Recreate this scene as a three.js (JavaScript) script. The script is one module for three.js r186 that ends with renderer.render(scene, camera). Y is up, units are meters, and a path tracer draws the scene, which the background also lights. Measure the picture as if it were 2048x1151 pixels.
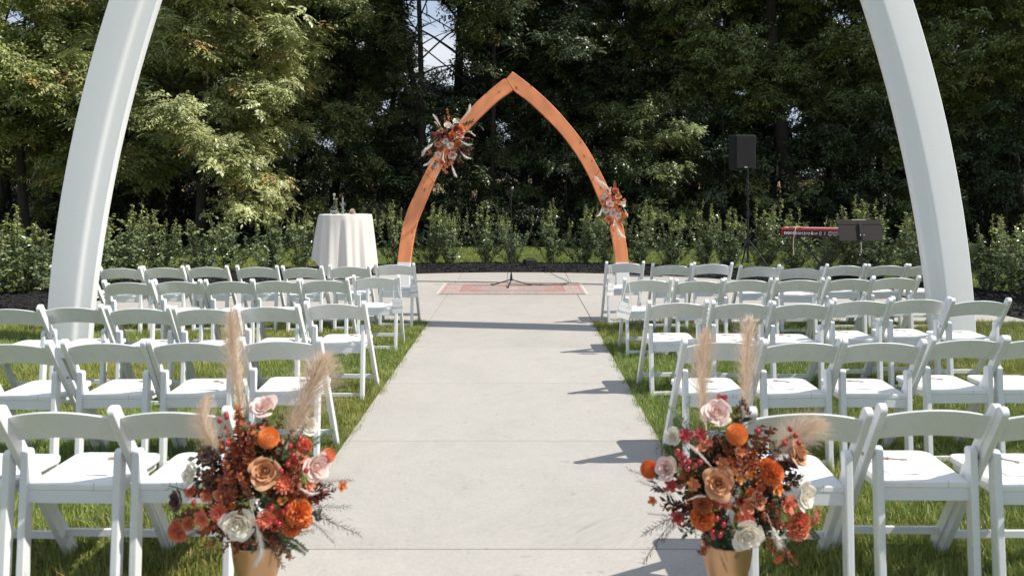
import * as THREE from 'three';
import { mergeGeometries, mergeVertices, toCreasedNormals } from 'three/addons/utils/BufferGeometryUtils.js';
import { RoundedBoxGeometry } from 'three/addons/geometries/RoundedBoxGeometry.js';
import { ImprovedNoise } from 'three/addons/math/ImprovedNoise.js';

// ------------------------------------------------------------------ camera, sky, sun, exposure
const EYE = 1.63, F = 1593, CX = 1038, HY = 383;
const scene = new THREE.Scene();
const camera = new THREE.PerspectiveCamera(2 * Math.atan(575.5 / F) * 180 / Math.PI, 2048 / 1151, 0.1, 900);
camera.position.set(0, EYE, 0);
camera.lookAt(0, EYE, -10);
camera.setViewOffset(2048, 1151, 1024 - CX, 575.5 - HY, 2048, 1151);
camera.focus = 8.5; camera.userData.fStop = 3.2;
const renderer = new THREE.WebGLRenderer({ antialias: true });
renderer.setSize(1024, 575);
renderer.toneMapping = THREE.LinearToneMapping;
renderer.toneMappingExposure = 1.16;
renderer.shadowMap.enabled = true;
const noise = new ImprovedNoise();
function skyTexture() {
  const w = 512, h = 256, data = new Float32Array(w * h * 4);
  const fbm = (x, y, z) => { let s = 0, a = 0.5, f = 1; for (let i = 0; i < 5; i++) { s += a * noise.noise(x * f, y * f, z * f); a *= 0.5; f *= 2.1; } return s; };
  for (let j = 0; j < h; j++) for (let i = 0; i < w; i++) {
    const el = ((j + 0.5) / h - 0.5) * Math.PI, az = (i + 0.5) / w * 2 * Math.PI;
    const dx = Math.cos(el) * Math.cos(az), dy = Math.sin(el), dz = Math.cos(el) * Math.sin(az);
    const t = Math.pow(Math.max(dy, 0), 0.5);
    let c = [0.60 - 0.36 * t, 0.69 - 0.35 * t, 0.78 - 0.22 * t];
    if (dy < 0) c = [0.20, 0.21, 0.17];
    else {
      const k = 1 / (dy + 0.25), cl = THREE.MathUtils.smoothstep(fbm(dx * k * 1.3 + 3.1, dz * k * 1.3, 1.7), -0.08, 0.30);
      const b = 0.95;
      c = c.map((v, q) => v + (b * [1, 0.99, 0.97][q] - v) * cl * 0.85);
    }
    const o = (j * w + i) * 4;
    data[o] = c[0]; data[o + 1] = c[1]; data[o + 2] = c[2]; data[o + 3] = 1;
  }
  const t = new THREE.DataTexture(data, w, h, THREE.RGBAFormat, THREE.FloatType);
  t.mapping = THREE.EquirectangularReflectionMapping; t.magFilter = THREE.LinearFilter; t.minFilter = THREE.LinearFilter; t.needsUpdate = true;
  return t;
}
scene.background = skyTexture();
scene.environment = scene.background;
const sun = new THREE.DirectionalLight(new THREE.Color(1, 0.95, 0.87), 4.8);
sun.position.set(0.63, 0.78, 0.15).multiplyScalar(40).add(new THREE.Vector3(0, 0, -10));
sun.target.position.set(0, 0, -10);
sun.castShadow = true; sun.shadow.mapSize.set(4096, 4096); sun.shadow.radius = 1;
Object.assign(sun.shadow.camera, { left: -25, right: 25, top: 25, bottom: -25, near: 1, far: 120 });
scene.add(sun, sun.target);

// ------------------------------------------------------------------ helpers
let seed = 12345;
const rnd = () => { seed |= 0; seed = seed + 0x6D2B79F5 | 0; let t = Math.imul(seed ^ seed >>> 15, 1 | seed); t = t + Math.imul(t ^ t >>> 7, 61 | t) ^ t; return ((t ^ t >>> 14) >>> 0) / 4294967296; };
const rr = (a, b) => a + (b - a) * rnd();
const gauss = () => (rnd() + rnd() + rnd() + rnd() - 2) * 0.87;
const V = (x, y, z) => new THREE.Vector3(x, y, z);
const P = (x, y, d) => V((x - CX) / F * d, EYE - (y - HY) / F * d, -d);   // measured photo point at a known distance
const rgb = (r, g, b) => new THREE.Color().setRGB(r, g, b);
const counts = {};
function numbered(n) { const k = counts[n] = (counts[n] ?? -1) + 1; return k ? n + '_' + String(k).padStart(3, '0') : n; }
function shade(o) { o.castShadow = o.receiveShadow = true; return o; }
function mesh(name, geo, mat, parent) { const m = shade(new THREE.Mesh(geo, mat)); m.name = parent ? name : numbered(name); (parent ?? scene).add(m); return m; }
function tag(o, label, category, group, kind) { if (label) o.userData.label = label; if (category) o.userData.category = category; if (group) o.userData.group = group; if (kind) o.userData.kind = kind; return o; }
function thing(name, label, category, pos = V(0, 0, 0), turn = 0, group) { const g = new THREE.Group(); g.name = numbered(name); g.position.copy(pos); g.rotation.y = turn; scene.add(g); return tag(g, label, category, group); }
function copyOf(src, name, label, pos, turn = 0) { const c = src.clone(); c.name = numbered(name); c.userData = { ...src.userData }; if (label) c.userData.label = label; c.position.copy(pos); c.rotation.y = turn; scene.add(c); return c; }
function M(color, rough = 0.6, extra = {}) { const { physical, ...e } = extra; return physical ? new THREE.MeshPhysicalMaterial({ color, roughness: rough, side: THREE.DoubleSide, ...e }) : new THREE.MeshStandardMaterial({ color, roughness: rough, side: THREE.DoubleSide, ...e }); }
const ORD = ['', 'first', 'second', 'third', 'fourth', 'fifth', 'sixth', 'seventh', 'eighth', 'ninth', 'tenth', 'eleventh', 'twelfth', 'thirteenth', 'fourteenth', 'fifteenth', 'sixteenth', 'seventeenth', 'eighteenth', 'nineteenth', 'twentieth'];
function strip(list) { const g = mergeGeometries(list.map(a => { let b = a.index ? a.toNonIndexed() : a.clone(); for (const k of Object.keys(b.attributes)) if (!['position', 'normal', 'uv', 'color'].includes(k)) b.deleteAttribute(k); return b; })); return g; }
function tf(g, p = [0, 0, 0], r = [0, 0, 0], s = 1) { const m = new THREE.Matrix4().compose(V(...p), new THREE.Quaternion().setFromEuler(new THREE.Euler(...r)), Array.isArray(s) ? V(...s) : V(s, s, s)); return g.clone().applyMatrix4(m); }
function rbox(w, h, d, r = 0.004, seg = 2) { return new RoundedBoxGeometry(w, h, d, seg, Math.min(r, w / 2.1, h / 2.1, d / 2.1)); }
function tube(points, r, seg = 12, rad = 8) { return new THREE.TubeGeometry(new THREE.CatmullRomCurve3(points), seg, r, rad); }
function rod(a, b, r, r2 = r, n = 10) { const d = b.clone().sub(a), g = new THREE.CylinderGeometry(r2, r, d.length(), n); g.applyQuaternion(new THREE.Quaternion().setFromUnitVectors(V(0, 1, 0), d.clone().normalize())); const m = a.clone().add(b).multiplyScalar(0.5); return g.translate(m.x, m.y, m.z); }
function bar(a, b, w, t, r = 0.004, hint = V(1, 0, 0)) { // box whose long axis runs a-b; w along hint
  const d = b.clone().sub(a), L = d.length(), y = d.normalize(), z = hint.clone().cross(y).normalize(), x = y.clone().cross(z);
  const g = rbox(w, L, t, r); g.applyMatrix4(new THREE.Matrix4().makeBasis(x, y, z)); const m = a.clone().add(b).multiplyScalar(0.5); return g.translate(m.x, m.y, m.z); }
function tris(pos, uv, col) { const g = new THREE.BufferGeometry(); g.setAttribute('position', new THREE.Float32BufferAttribute(pos, 3)); g.setAttribute('uv', new THREE.Float32BufferAttribute(uv ?? new Array(pos.length / 3 * 2).fill(0), 2)); if (col) g.setAttribute('color', new THREE.Float32BufferAttribute(col, 3)); g.computeVertexNormals(); return g; }
function instanced(name, geo, mat, mats, cols, parent) { const m = shade(new THREE.InstancedMesh(geo, mat, mats.length)); mats.forEach((x, i) => m.setMatrixAt(i, x)); if (cols) cols.forEach((c, i) => m.setColorAt(i, c)); m.name = parent ? name : numbered(name); (parent ?? scene).add(m); return m; }
// seamless noise image: fn(u,v,n) -> [r,g,b] sRGB 0..255 ; n = tiling fbm
function tilingNoise(x, y, per, oct, z = 0) { // periodic value via 4-D-like blend
  let s = 0, a = 0.5, p = per; const tau = 2 * Math.PI;
  for (let o = 0; o < oct; o++) { const R = p / tau; s += a * noise.noise(Math.cos(x * tau) * R + 7.3 * o + z, Math.sin(x * tau) * R + Math.cos(y * tau) * R, Math.sin(y * tau) * R + 3.1 * o); a *= 0.55; p *= 2; } return s; }
function tex(w, h, fn, srgb = true, rep) { const d = new Uint8Array(w * h * 4); for (let j = 0; j < h; j++) for (let i = 0; i < w; i++) { const c = fn((i + 0.5) / w, (j + 0.5) / h, i, j), o = (j * w + i) * 4; d[o] = c[0]; d[o + 1] = c[1]; d[o + 2] = c[2]; d[o + 3] = 255; }
  const t = new THREE.DataTexture(d, w, h); t.wrapS = t.wrapT = THREE.RepeatWrapping; t.magFilter = THREE.LinearFilter; t.minFilter = THREE.LinearMipmapLinearFilter; t.generateMipmaps = true; if (srgb) t.colorSpace = THREE.SRGBColorSpace; if (rep) t.repeat.set(...rep); t.needsUpdate = true; return t; }
function planarUV(g, s = 1, ax = 0, ay = 2) { const p = g.attributes.position, u = []; for (let i = 0; i < p.count; i++) u.push(p.getComponent(i, ax) * s, p.getComponent(i, ay) * s); g.setAttribute('uv', new THREE.Float32BufferAttribute(u, 2)); return g; }

// ------------------------------------------------------------------ ground
const AX = -0.105, AL = -1.12, AR = 0.91, RX = 6.45, RZ = 6.2, PC = -9.6;    // aisle centre and edges; plaza half width, depth, centre z
const HUB = V(AX, 0, PC);
const lawnTex = tex(512, 512, (u, v) => { const n = tilingNoise(u, v, 12, 4), m = tilingNoise(u, v, 90, 2, 5); const k = 1 + 0.35 * n + 0.5 * m; return [92 * k, 100 * k, 42 * k]; });
const lawnMat = M(0xffffff, 0.95, { map: lawnTex });
const lawn = mesh('lawn', planarUV(new THREE.PlaneGeometry(700, 700).rotateX(-Math.PI / 2).translate(0, 0, -200), 0.5), lawnMat); lawn.userData.kind = 'structure';

const conTex = tex(1024, 1024, (u, v) => { const n = tilingNoise(u, v, 5, 5), m = tilingNoise(u, v, 160, 2, 9), st = tilingNoise(u, v * 0.999, 24, 3, 3); const k = 1 + 0.05 * n + 0.08 * m + 0.03 * st - 0.03 * THREE.MathUtils.smoothstep(n, 0.16, 0.34) - 0.07 * THREE.MathUtils.smoothstep(tilingNoise(u, v, 40, 2, 13), 0.33, 0.42); return [173 * k, 168 * k, 160 * k].map(x => Math.min(255, x)); });
const conBump = tex(512, 512, (u, v, i, j) => { const b = 128 + 40 * Math.sin(j * 0.9 + 3 * tilingNoise(u, v, 8, 2)) * 0.4 + 90 * tilingNoise(u, v, 200, 2, 4); return [b, b, b]; }, false);
const conMats = [0, 1, 2].map(i => { const t = conTex.clone(); t.offset.set(i * 0.37, i * 0.61); t.needsUpdate = true; const c = [1.0, 0.975, 1.02][i]; return M(rgb(c, c, c), 0.9, { map: t, bumpMap: conBump, bumpScale: 0.0015 }); });
const SLAB_T = 0.14, TOP = 0.03;
function slabGeo(shapePts, gap) { // polygon in x,z -> bevelled slab
  const s = new THREE.Shape(shapePts.map(([x, z]) => new THREE.Vector2(x, -z)));
  const g = new THREE.ExtrudeGeometry(s, { depth: SLAB_T - 0.008, bevelEnabled: true, bevelThickness: 0.004, bevelSize: 0.005, bevelOffset: -0.005 - gap, bevelSegments: 2, curveSegments: 40 });
  g.rotateX(-Math.PI / 2); g.translate(0, TOP - SLAB_T + 0.004, 0); return planarUV(g, 0.36); }
const aisle = new THREE.Group(); aisle.name = 'aisle_path'; aisle.userData = { kind: 'structure' }; scene.add(aisle);
const joints = [-0.6, 0.48, 2.02, 3.57, 5.12, 6.66, 8.2, 9.82];
for (let i = 0; i < joints.length - 1; i++) mesh('slab', slabGeo([[AL, -joints[i]], [AR, -joints[i]], [AR, -joints[i + 1]], [AL, -joints[i + 1]]], 0.0035), conMats[(i * 2 + 1) % 3], aisle);
const plaza = new THREE.Group(); plaza.name = 'plaza_pavement'; plaza.userData = { kind: 'structure' }; scene.add(plaza);
{
  const zEdge = x => PC - RZ * Math.sqrt(Math.max(0, 1 - ((x - AX) / RX) ** 2));
  const near = -9.82;
  function strip2(x0, x1, z0, z1, k) { const pts = [[x0, z0], [x1, z0]]; const n = 26; for (let i = 0; i <= n; i++) { const x = x1 + (x0 - x1) * i / n; const e = Math.max(zEdge(x), z1); if (e < z0 - 0.001) pts.push([x, e]); } mesh('slab', slabGeo(pts, 0.0035), conMats[k % 3], plaza); }
  const zs = [near, -11.6, -13.4, -99];
  const xs = [AX - RX + 0.02, -4.4, -2.7, AL, AR, 2.5, 4.2, AX + RX - 0.02]; let k = 0;
  for (let i = 0; i < xs.length - 1; i++) {
    const mid = [AL, 0.5].includes(xs[i]);
    const zz = mid ? [near, -11.4, -13.0, -14.5, -99] : zs;
    for (let j = 0; j < zz.length - 1; j++) { const deep = Math.min(zEdge(xs[i]), zEdge(xs[i + 1]), zEdge((xs[i] + xs[i + 1]) / 2)); if (deep < zz[j] - 0.05) { // keep only where the plaza reaches
      let a = xs[i], b = xs[i + 1];
      if (zEdge(a) > zz[j]) { while (zEdge(a) > zz[j] && a < b) a += 0.01; } if (zEdge(b) > zz[j]) { while (zEdge(b) > zz[j] && b > a) b -= 0.01; }
      if (b - a > 0.05) strip2(a, b, zz[j], zz[j + 1], k++); } }
  }
}
// mulch bed: an uneven ring outside the plaza
const inRing = (x, z, e) => { const a = (x - AX), b = (z - PC); return Math.hypot(a / (RX + e), b / (RZ + e)); };
{
  const pos = [], n = 260, m = 22; const pt = (i, j) => { const th = -0.22 + (Math.PI + 0.44) * i / n, w = 2.05 + 0.12 * noise.noise(i * 0.11, 0, 4), q = j / m, e = w * q - 0.02; const x = AX + Math.cos(th) * (RX + e), z = PC - Math.sin(th) * (RZ + e * 0.96);
    const y = 0.012 + 0.085 * Math.sin(Math.min(1, q * 1.03) * Math.PI) ** 0.6 + 0.03 * noise.noise(x * 5, z * 5, 1) * (q > 0 && q < 1 ? 1 : 0) - (j === m || j === 0 ? 0.03 : 0); return [x, y, z]; };
  for (let i = 0; i < n; i++) for (let j = 0; j < m; j++) { const a = pt(i, j), b = pt(i + 1, j), c = pt(i + 1, j + 1), d = pt(i, j + 1); pos.push(...a, ...b, ...c, ...a, ...c, ...d); }
  const g = planarUV(mergeVertices(tris(pos).deleteAttribute('normal')), 0.8); g.computeVertexNormals();
  const t = tex(256, 256, (u, v) => { const k = 1 + 1.1 * tilingNoise(u, v, 60, 3); return [21 * k, 19 * k, 18 * k]; });
  const mm = M(0xffffff, 0.95, { map: t }); const bed = mesh('mulch_bed', g, mm); bed.userData.kind = 'structure';
  const chip = rbox(0.07, 0.012, 0.018, 0.003, 1), ms = [], cs = [];
  for (let i = 0; i < 17000; i++) { const th = rr(-0.2, Math.PI + 0.2), q = rnd(), e = 1.98 * q; const x = AX + Math.cos(th) * (RX + e), z = PC - Math.sin(th) * (RZ + e * 0.96), y = 0.022 + 0.085 * Math.sin(q * Math.PI) ** 0.6 + 0.03 * noise.noise(x * 5, z * 5, 1);
    ms.push(new THREE.Matrix4().compose(V(x, y, z), new THREE.Quaternion().setFromEuler(new THREE.Euler(rr(-0.5, 0.5), rr(0, 6.3), rr(-0.5, 0.5))), V(rr(0.4, 1.3), rr(0.6, 1.4), rr(0.5, 1.5)))); const c = rr(0.004, 0.02); cs.push(rgb(c, c * 0.92, c * 0.88)); }
  tag(instanced('mulch_chips', chip, M(0xffffff, 0.9), ms, cs), null, null, null, 'stuff');
}
{ // forest floor, rising field and distant wood
  const ff = mesh('forest_floor', planarUV(new THREE.PlaneGeometry(160, 42, 1, 1).rotateX(-Math.PI / 2).translate(0, 0.004, -43.5), 0.3), M(0xffffff, 1, { map: tex(256, 256, (u, v) => { const k = 1 + 0.8 * tilingNoise(u, v, 30, 3); return [48 * k, 44 * k, 26 * k]; }) })); ff.userData.kind = 'structure';
  const g = new THREE.PlaneGeometry(460, 150, 60, 40).rotateX(-Math.PI / 2).translate(0, 0, -135); const p = g.attributes.position;
  for (let i = 0; i < p.count; i++) { const d = -p.getZ(i), x = p.getX(i); p.setY(i, 0.008 + THREE.MathUtils.smoothstep(d, 62, 150) * (3.9 + 0.9 * noise.noise(x * 0.02, d * 0.02, 2))); } g.computeVertexNormals();
  const field = mesh('field', planarUV(g, 0.15), M(0xffffff, 1, { map: tex(256, 256, (u, v) => { const k = 1 + 0.35 * tilingNoise(u, v, 20, 4); return [136 * k, 116 * k, 78 * k]; }) })); field.userData.kind = 'structure';
}

// ------------------------------------------------------------------ grass blades
const occupied = (x, z) => { if (x > AL - 0.012 && x < AR + 0.012 && z > -10) return true; const r = inRing(x, z, 0); if (z < -9.84 && r < 1.0) return true; if (inRing(x, z, 1.93) < 1 && z < -9.84) return true; if (z >= -9.84 && z < -8.4 && Math.abs(x - AX) > RX - 0.1 && inRing(x, z, 1.93) < 1) return true; return false; };
{
  function tuft(n, R, h, w) { const pos = [], col = []; for (let i = 0; i < n; i++) { const a = rr(0, 6.3), r = R * Math.sqrt(rnd()), x = Math.cos(a) * r, z = Math.sin(a) * r, t = rr(0, 6.3), L = h * rr(0.55, 1.25), le = L * rr(0.1, 0.75), dx = Math.cos(t), dz = Math.sin(t), b = rr(0, 6.3), wx = Math.cos(b) * w / 2, wz = Math.sin(b) * w / 2;
      const p0 = [x - wx, -0.01, z - wz], p1 = [x + wx, -0.01, z + wz], m0 = [x - wx * 0.8 + dx * le * 0.35, L * 0.55, z - wz * 0.8 + dz * le * 0.35], m1 = [x + wx * 0.8 + dx * le * 0.35, L * 0.55, z + wz * 0.8 + dz * le * 0.35], tp = [x + dx * le, L * (1 - 0.25 * le / L), z + dz * le];
      pos.push(...p0, ...p1, ...m1, ...p0, ...m1, ...m0, ...m0, ...m1, ...tp); const k = rr(0.75, 1.25), y = rnd() < 0.1 ? 1.5 : 1; const c = [0.27 * k * y, 0.34 * k, 0.08 * k]; for (let q = 0; q < 9; q++) col.push(...c); }
    return tris(pos, null, col); }
  const mat = M(0xffffff, 0.55, { physical: true, vertexColors: true, transmission: 0.3, thickness: 0 });
  const vars = [tuft(46, 0.085, 0.07, 0.0042), tuft(46, 0.085, 0.06, 0.004), tuft(40, 0.085, 0.085, 0.0042)], lists = vars.map(() => [[], []]);
  const farv = tuft(60, 0.16, 0.075, 0.008), far = [[], []];
  const put = (L, x, z, s) => { L[0].push(new THREE.Matrix4().compose(V(x, 0, z), new THREE.Quaternion().setFromAxisAngle(V(0, 1, 0), rr(0, 6.3)), V(s, s * rr(0.75, 1.2), s))); const n = noise.noise(x * 0.9, z * 0.9, 3), k = 1 + 0.35 * n + rr(-0.1, 0.1); L[1].push(rgb(k * (1 + 0.25 * noise.noise(x * 0.5, z * 0.5, 8)), k, k)); };
  for (let d = 1.9; d < 10.6; d += 0.066) { const hw = d * 0.69 + 1.5; for (let x = -hw; x < hw; x += 0.07) { const px = x + rr(-0.04, 0.04), pz = -d + rr(-0.04, 0.04); if (occupied(px, pz)) continue; if (d > 7 && rnd() < 0.35) continue; put(lists[rnd() * 3 | 0], px, pz, rr(0.8, 1.15)); } }
  for (let d = 10.2; d < 25; d += 0.16) { const hw = d * 0.69 + 2; for (let x = -hw; x < hw; x += 0.16) { const px = x + rr(-0.09, 0.09), pz = -d + rr(-0.09, 0.09); if (occupied(px, pz)) continue; if (d > 20 && rnd() < (d - 20) / 6) continue; put(far, px, pz, rr(0.8, 1.2)); } }
  // longer overhanging fringe beside the path
  for (let d = 1.9; d < 9.8; d += 0.035) for (const e of [AL - 0.03, AR + 0.03]) put(lists[rnd() * 3 | 0], e + rr(-0.03, 0.02) * Math.sign(e), -d, rr(0.5, 0.85));
  vars.forEach((g, i) => tag(instanced('grass', g, mat, ...lists[i]), null, null, null, 'stuff'));
  tag(instanced('grass', farv, mat, ...far), null, null, null, 'stuff');
}

// ------------------------------------------------------------------ white arch
const whitePaint = M(rgb(0.81, 0.81, 0.81), 0.42, { bumpMap: tex(256, 256, (u, v) => { const b = 128 + 110 * tilingNoise(u, v, 40, 3); return [b, b, b]; }, false), bumpScale: 0.0012 });
function loft(sections, cap = true, crease = 0.6, vScale = 1) { // sections: arrays of Vector3 of equal length, closed outlines
  const pos = [], uv = [], n = sections[0].length; let L = 0;
  const per = [0]; for (let j = 0; j < n; j++) per.push(per[j] + sections[0][j].distanceTo(sections[0][(j + 1) % n]));
  for (let i = 0; i < sections.length - 1; i++) { const A = sections[i], B = sections[i + 1]; const ca = A.reduce((s, p) => s.add(p), V(0, 0, 0)).divideScalar(n), cb = B.reduce((s, p) => s.add(p), V(0, 0, 0)).divideScalar(n), dl = ca.distanceTo(cb);
    for (let j = 0; j < n; j++) { const k = (j + 1) % n; for (const [S, q, l, e] of [[A, j, L, j], [A, k, L, j + 1], [B, k, L + dl, j + 1], [A, j, L, j], [B, k, L + dl, j + 1], [B, j, L + dl, j]]) { pos.push(S[q].x, S[q].y, S[q].z); uv.push(per[e], l * vScale); } } L += dl; }
  if (cap) for (const [S, f] of [[sections[0], 1], [sections.at(-1), 0]]) for (let j = 1; j < n - 1; j++) for (const q of f ? [0, j + 1, j] : [0, j, j + 1]) { pos.push(S[q].x, S[q].y, S[q].z); uv.push(S[q].x, S[q].y); }
  return toCreasedNormals(tris(pos, uv), crease); }
{
  const outer = h => 0.984 * (5.03 - 0.0464 * h - 0.0386 * h * h), inner = h => 0.988 * (4.54 - 0.0778 * h - 0.0347 * h * h);
  const solve = (f) => { let a = 5, b = 14; for (let i = 0; i < 50; i++) { const m = (a + b) / 2; f(m) > 0 ? a = m : b = m; } return a; };
  const ho = solve(outer), hi = solve(inner), N = 46;
  const arch = thing('ceremony_arch', 'tall white pointed arch spanning the aisle with thick tapering legs standing on the lawn', 'arch', V(-0.085, 0, -8.62));
  // outline of the profile: u from outer (0) to inner (1), v depth
  const half = [[0.0, 0.15], [0.010, 0.172], [0.03, 0.182], [0.3, 0.194], [0.60, 0.202], [0.64, 0.2015], [0.67, 0.198], [0.695, 0.192], [0.718, 0.185], [0.745, 0.180], [0.78, 0.177], [0.97, 0.169], [0.99, 0.159], [1.0, 0.135]], prof = [...half, [0.985, 0.075], [0.64, -0.16], [0.58, -0.19], [0.5, -0.198], [0.03, -0.182], [0.010, -0.172], [0.0, -0.15]];
  for (const s of [-1, 1]) { const secs = []; for (let i = 0; i <= N; i++) { const t = i / N, a = V(s * outer(ho * t), ho * t - (i ? 0 : 0.05), 0), b = V(s * inner(hi * t), hi * t - (i ? 0 : 0.05), 0); if (i === N) { a.x = b.x = s * 0.003; } secs.push(prof.map(([u, v]) => a.clone().lerp(b, u).setZ(v))); }
    const g = loft(secs, true, 0.45); mesh('leg', g, whitePaint, arch); }
}

// ------------------------------------------------------------------ wooden arch
const woodTex = (() => { const c = document.createElement('canvas'); c.width = 512; c.height = 2048; const x = c.getContext('2d'); const im = x.createImageData(512, 2048);
  const knots = []; let s2 = seed; seed = 77; for (let i = 0; i < 20; i++) knots.push([rnd() * 512, rnd() * 2048, rr(4, 11)]); 
  for (let j = 0; j < 2048; j++) for (let i = 0; i < 512; i++) { let dx = 0, dark = 0; for (const [kx, ky, kr] of knots) { const ex = i - kx, ey = (j - ky) * 0.45, d = Math.hypot(ex, ey); if (d < kr * 6) { dx += Math.sign(ex) * kr * 1.6 * Math.exp(-d / (kr * 2)); if (Math.hypot(ex, ey / 0.7) < kr) dark = Math.max(dark, 0.45); else dark = Math.max(dark, 0.22 * Math.exp(-(d - kr) / kr)); } }
    const q = (i - dx) * 0.055 + 1.4 * noise.noise(i * 0.004, j * 0.0016, 2), ring = 0.5 + 0.5 * Math.sin(q * 6.28 + 2 * noise.noise(i * 0.01, j * 0.002, 5)), fib = noise.noise(i * 0.6, j * 0.012, 1), bl = noise.noise(i * 0.012, j * 0.004, 9);
    let k = 0.97 - 0.045 * ring + 0.10 * fib + 0.12 * bl; k *= 1 - dark; const o = (j * 512 + i) * 4; im.data[o] = 240 * k; im.data[o + 1] = (157 - 8 * ring) * k; im.data[o + 2] = (106 - 8 * ring) * k; im.data[o + 3] = 255; }
  x.putImageData(im, 0, 0); seed = s2; const t = new THREE.CanvasTexture(c); t.colorSpace = THREE.SRGBColorSpace; t.wrapS = t.wrapT = THREE.RepeatWrapping; t.repeat.set(1.4, 0.42); return t; })();
const wood = M(rgb(1, 0.98, 0.98), 0.6, { map: woodTex, bumpMap: woodTex, bumpScale: 0.001 });
const WD = 13.67;
{
  const O = [[1025, 144], [1040, 155], [1065, 174.5], [1100.5, 206.6], [1136, 245.8], [1168, 286.7], [1193, 329.5], [1213, 369], [1239.5, 429], [1250, 475.5], [1256, 523.6], [1258, 573]];
  const I = [[1012.5, 158.5], [1027, 180], [1055, 201], [1093.4, 236.8], [1122, 267], [1154, 310], [1178, 352], [1193, 386.4], [1218, 449], [1226, 488], [1230.5, 523.6], [1232, 573]];
  const w = ([x, y]) => V((x - 1026) / F * WD, EYE - (y - HY) / F * WD, 0);
  const arch = thing('wooden_arch', 'orange brown timber pointed arch with knots, carrying two flower clusters, behind the rug', 'arch', V((1026 - CX) / F * WD, 0, -WD));
  const co = new THREE.CatmullRomCurve3(O.map(w)), ci = new THREE.CatmullRomCurve3(I.map(w));
  const q = 0.072, ch = 0.006;
  const sec = (a, b, s, qq = q) => { const d = b.clone().sub(a).normalize(); const A = a, B = b; const pts = [[A, 0, qq - ch], [A, ch, qq], [B, -ch, qq], [B, 0, qq - ch], [B, 0, -qq + ch], [B, -ch, -qq], [A, ch, -qq], [A, 0, -qq + ch]].map(([p, k, z]) => p.clone().addScaledVector(d, k).setZ(z)); return pts.map(p => V(p.x * s, p.y, p.z)); };
  const n = O.length - 1, beam = (t0, t1, s, name, qq, mat, first) => { const secs = []; const N = 26; for (let i = 0; i <= N; i++) { const t = t0 + (t1 - t0) * i / N; let a = co.getPoint(t / n), b = ci.getPoint(t / n); if (first && i === 0) { a = w([1040.5, 157.8]); b = w([1026.5, 180.5]); } secs.push(sec(a, b, s, qq)); } return mesh(name, loft(secs, true, 0.3), mat, arch); };
  beam(0, 6.28, 1, 'beam', q, wood); beam(6.3, 10, 1, 'beam', q, wood);
  beam(1.06, 6.38, -1, 'beam', q, wood, true); beam(6.4, 10, -1, 'beam', q, wood);
  for (const s of [-1, 1]) beam(10.003, 11, s, 'base_sleeve', q + 0.012, whitePaint);
}

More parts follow.
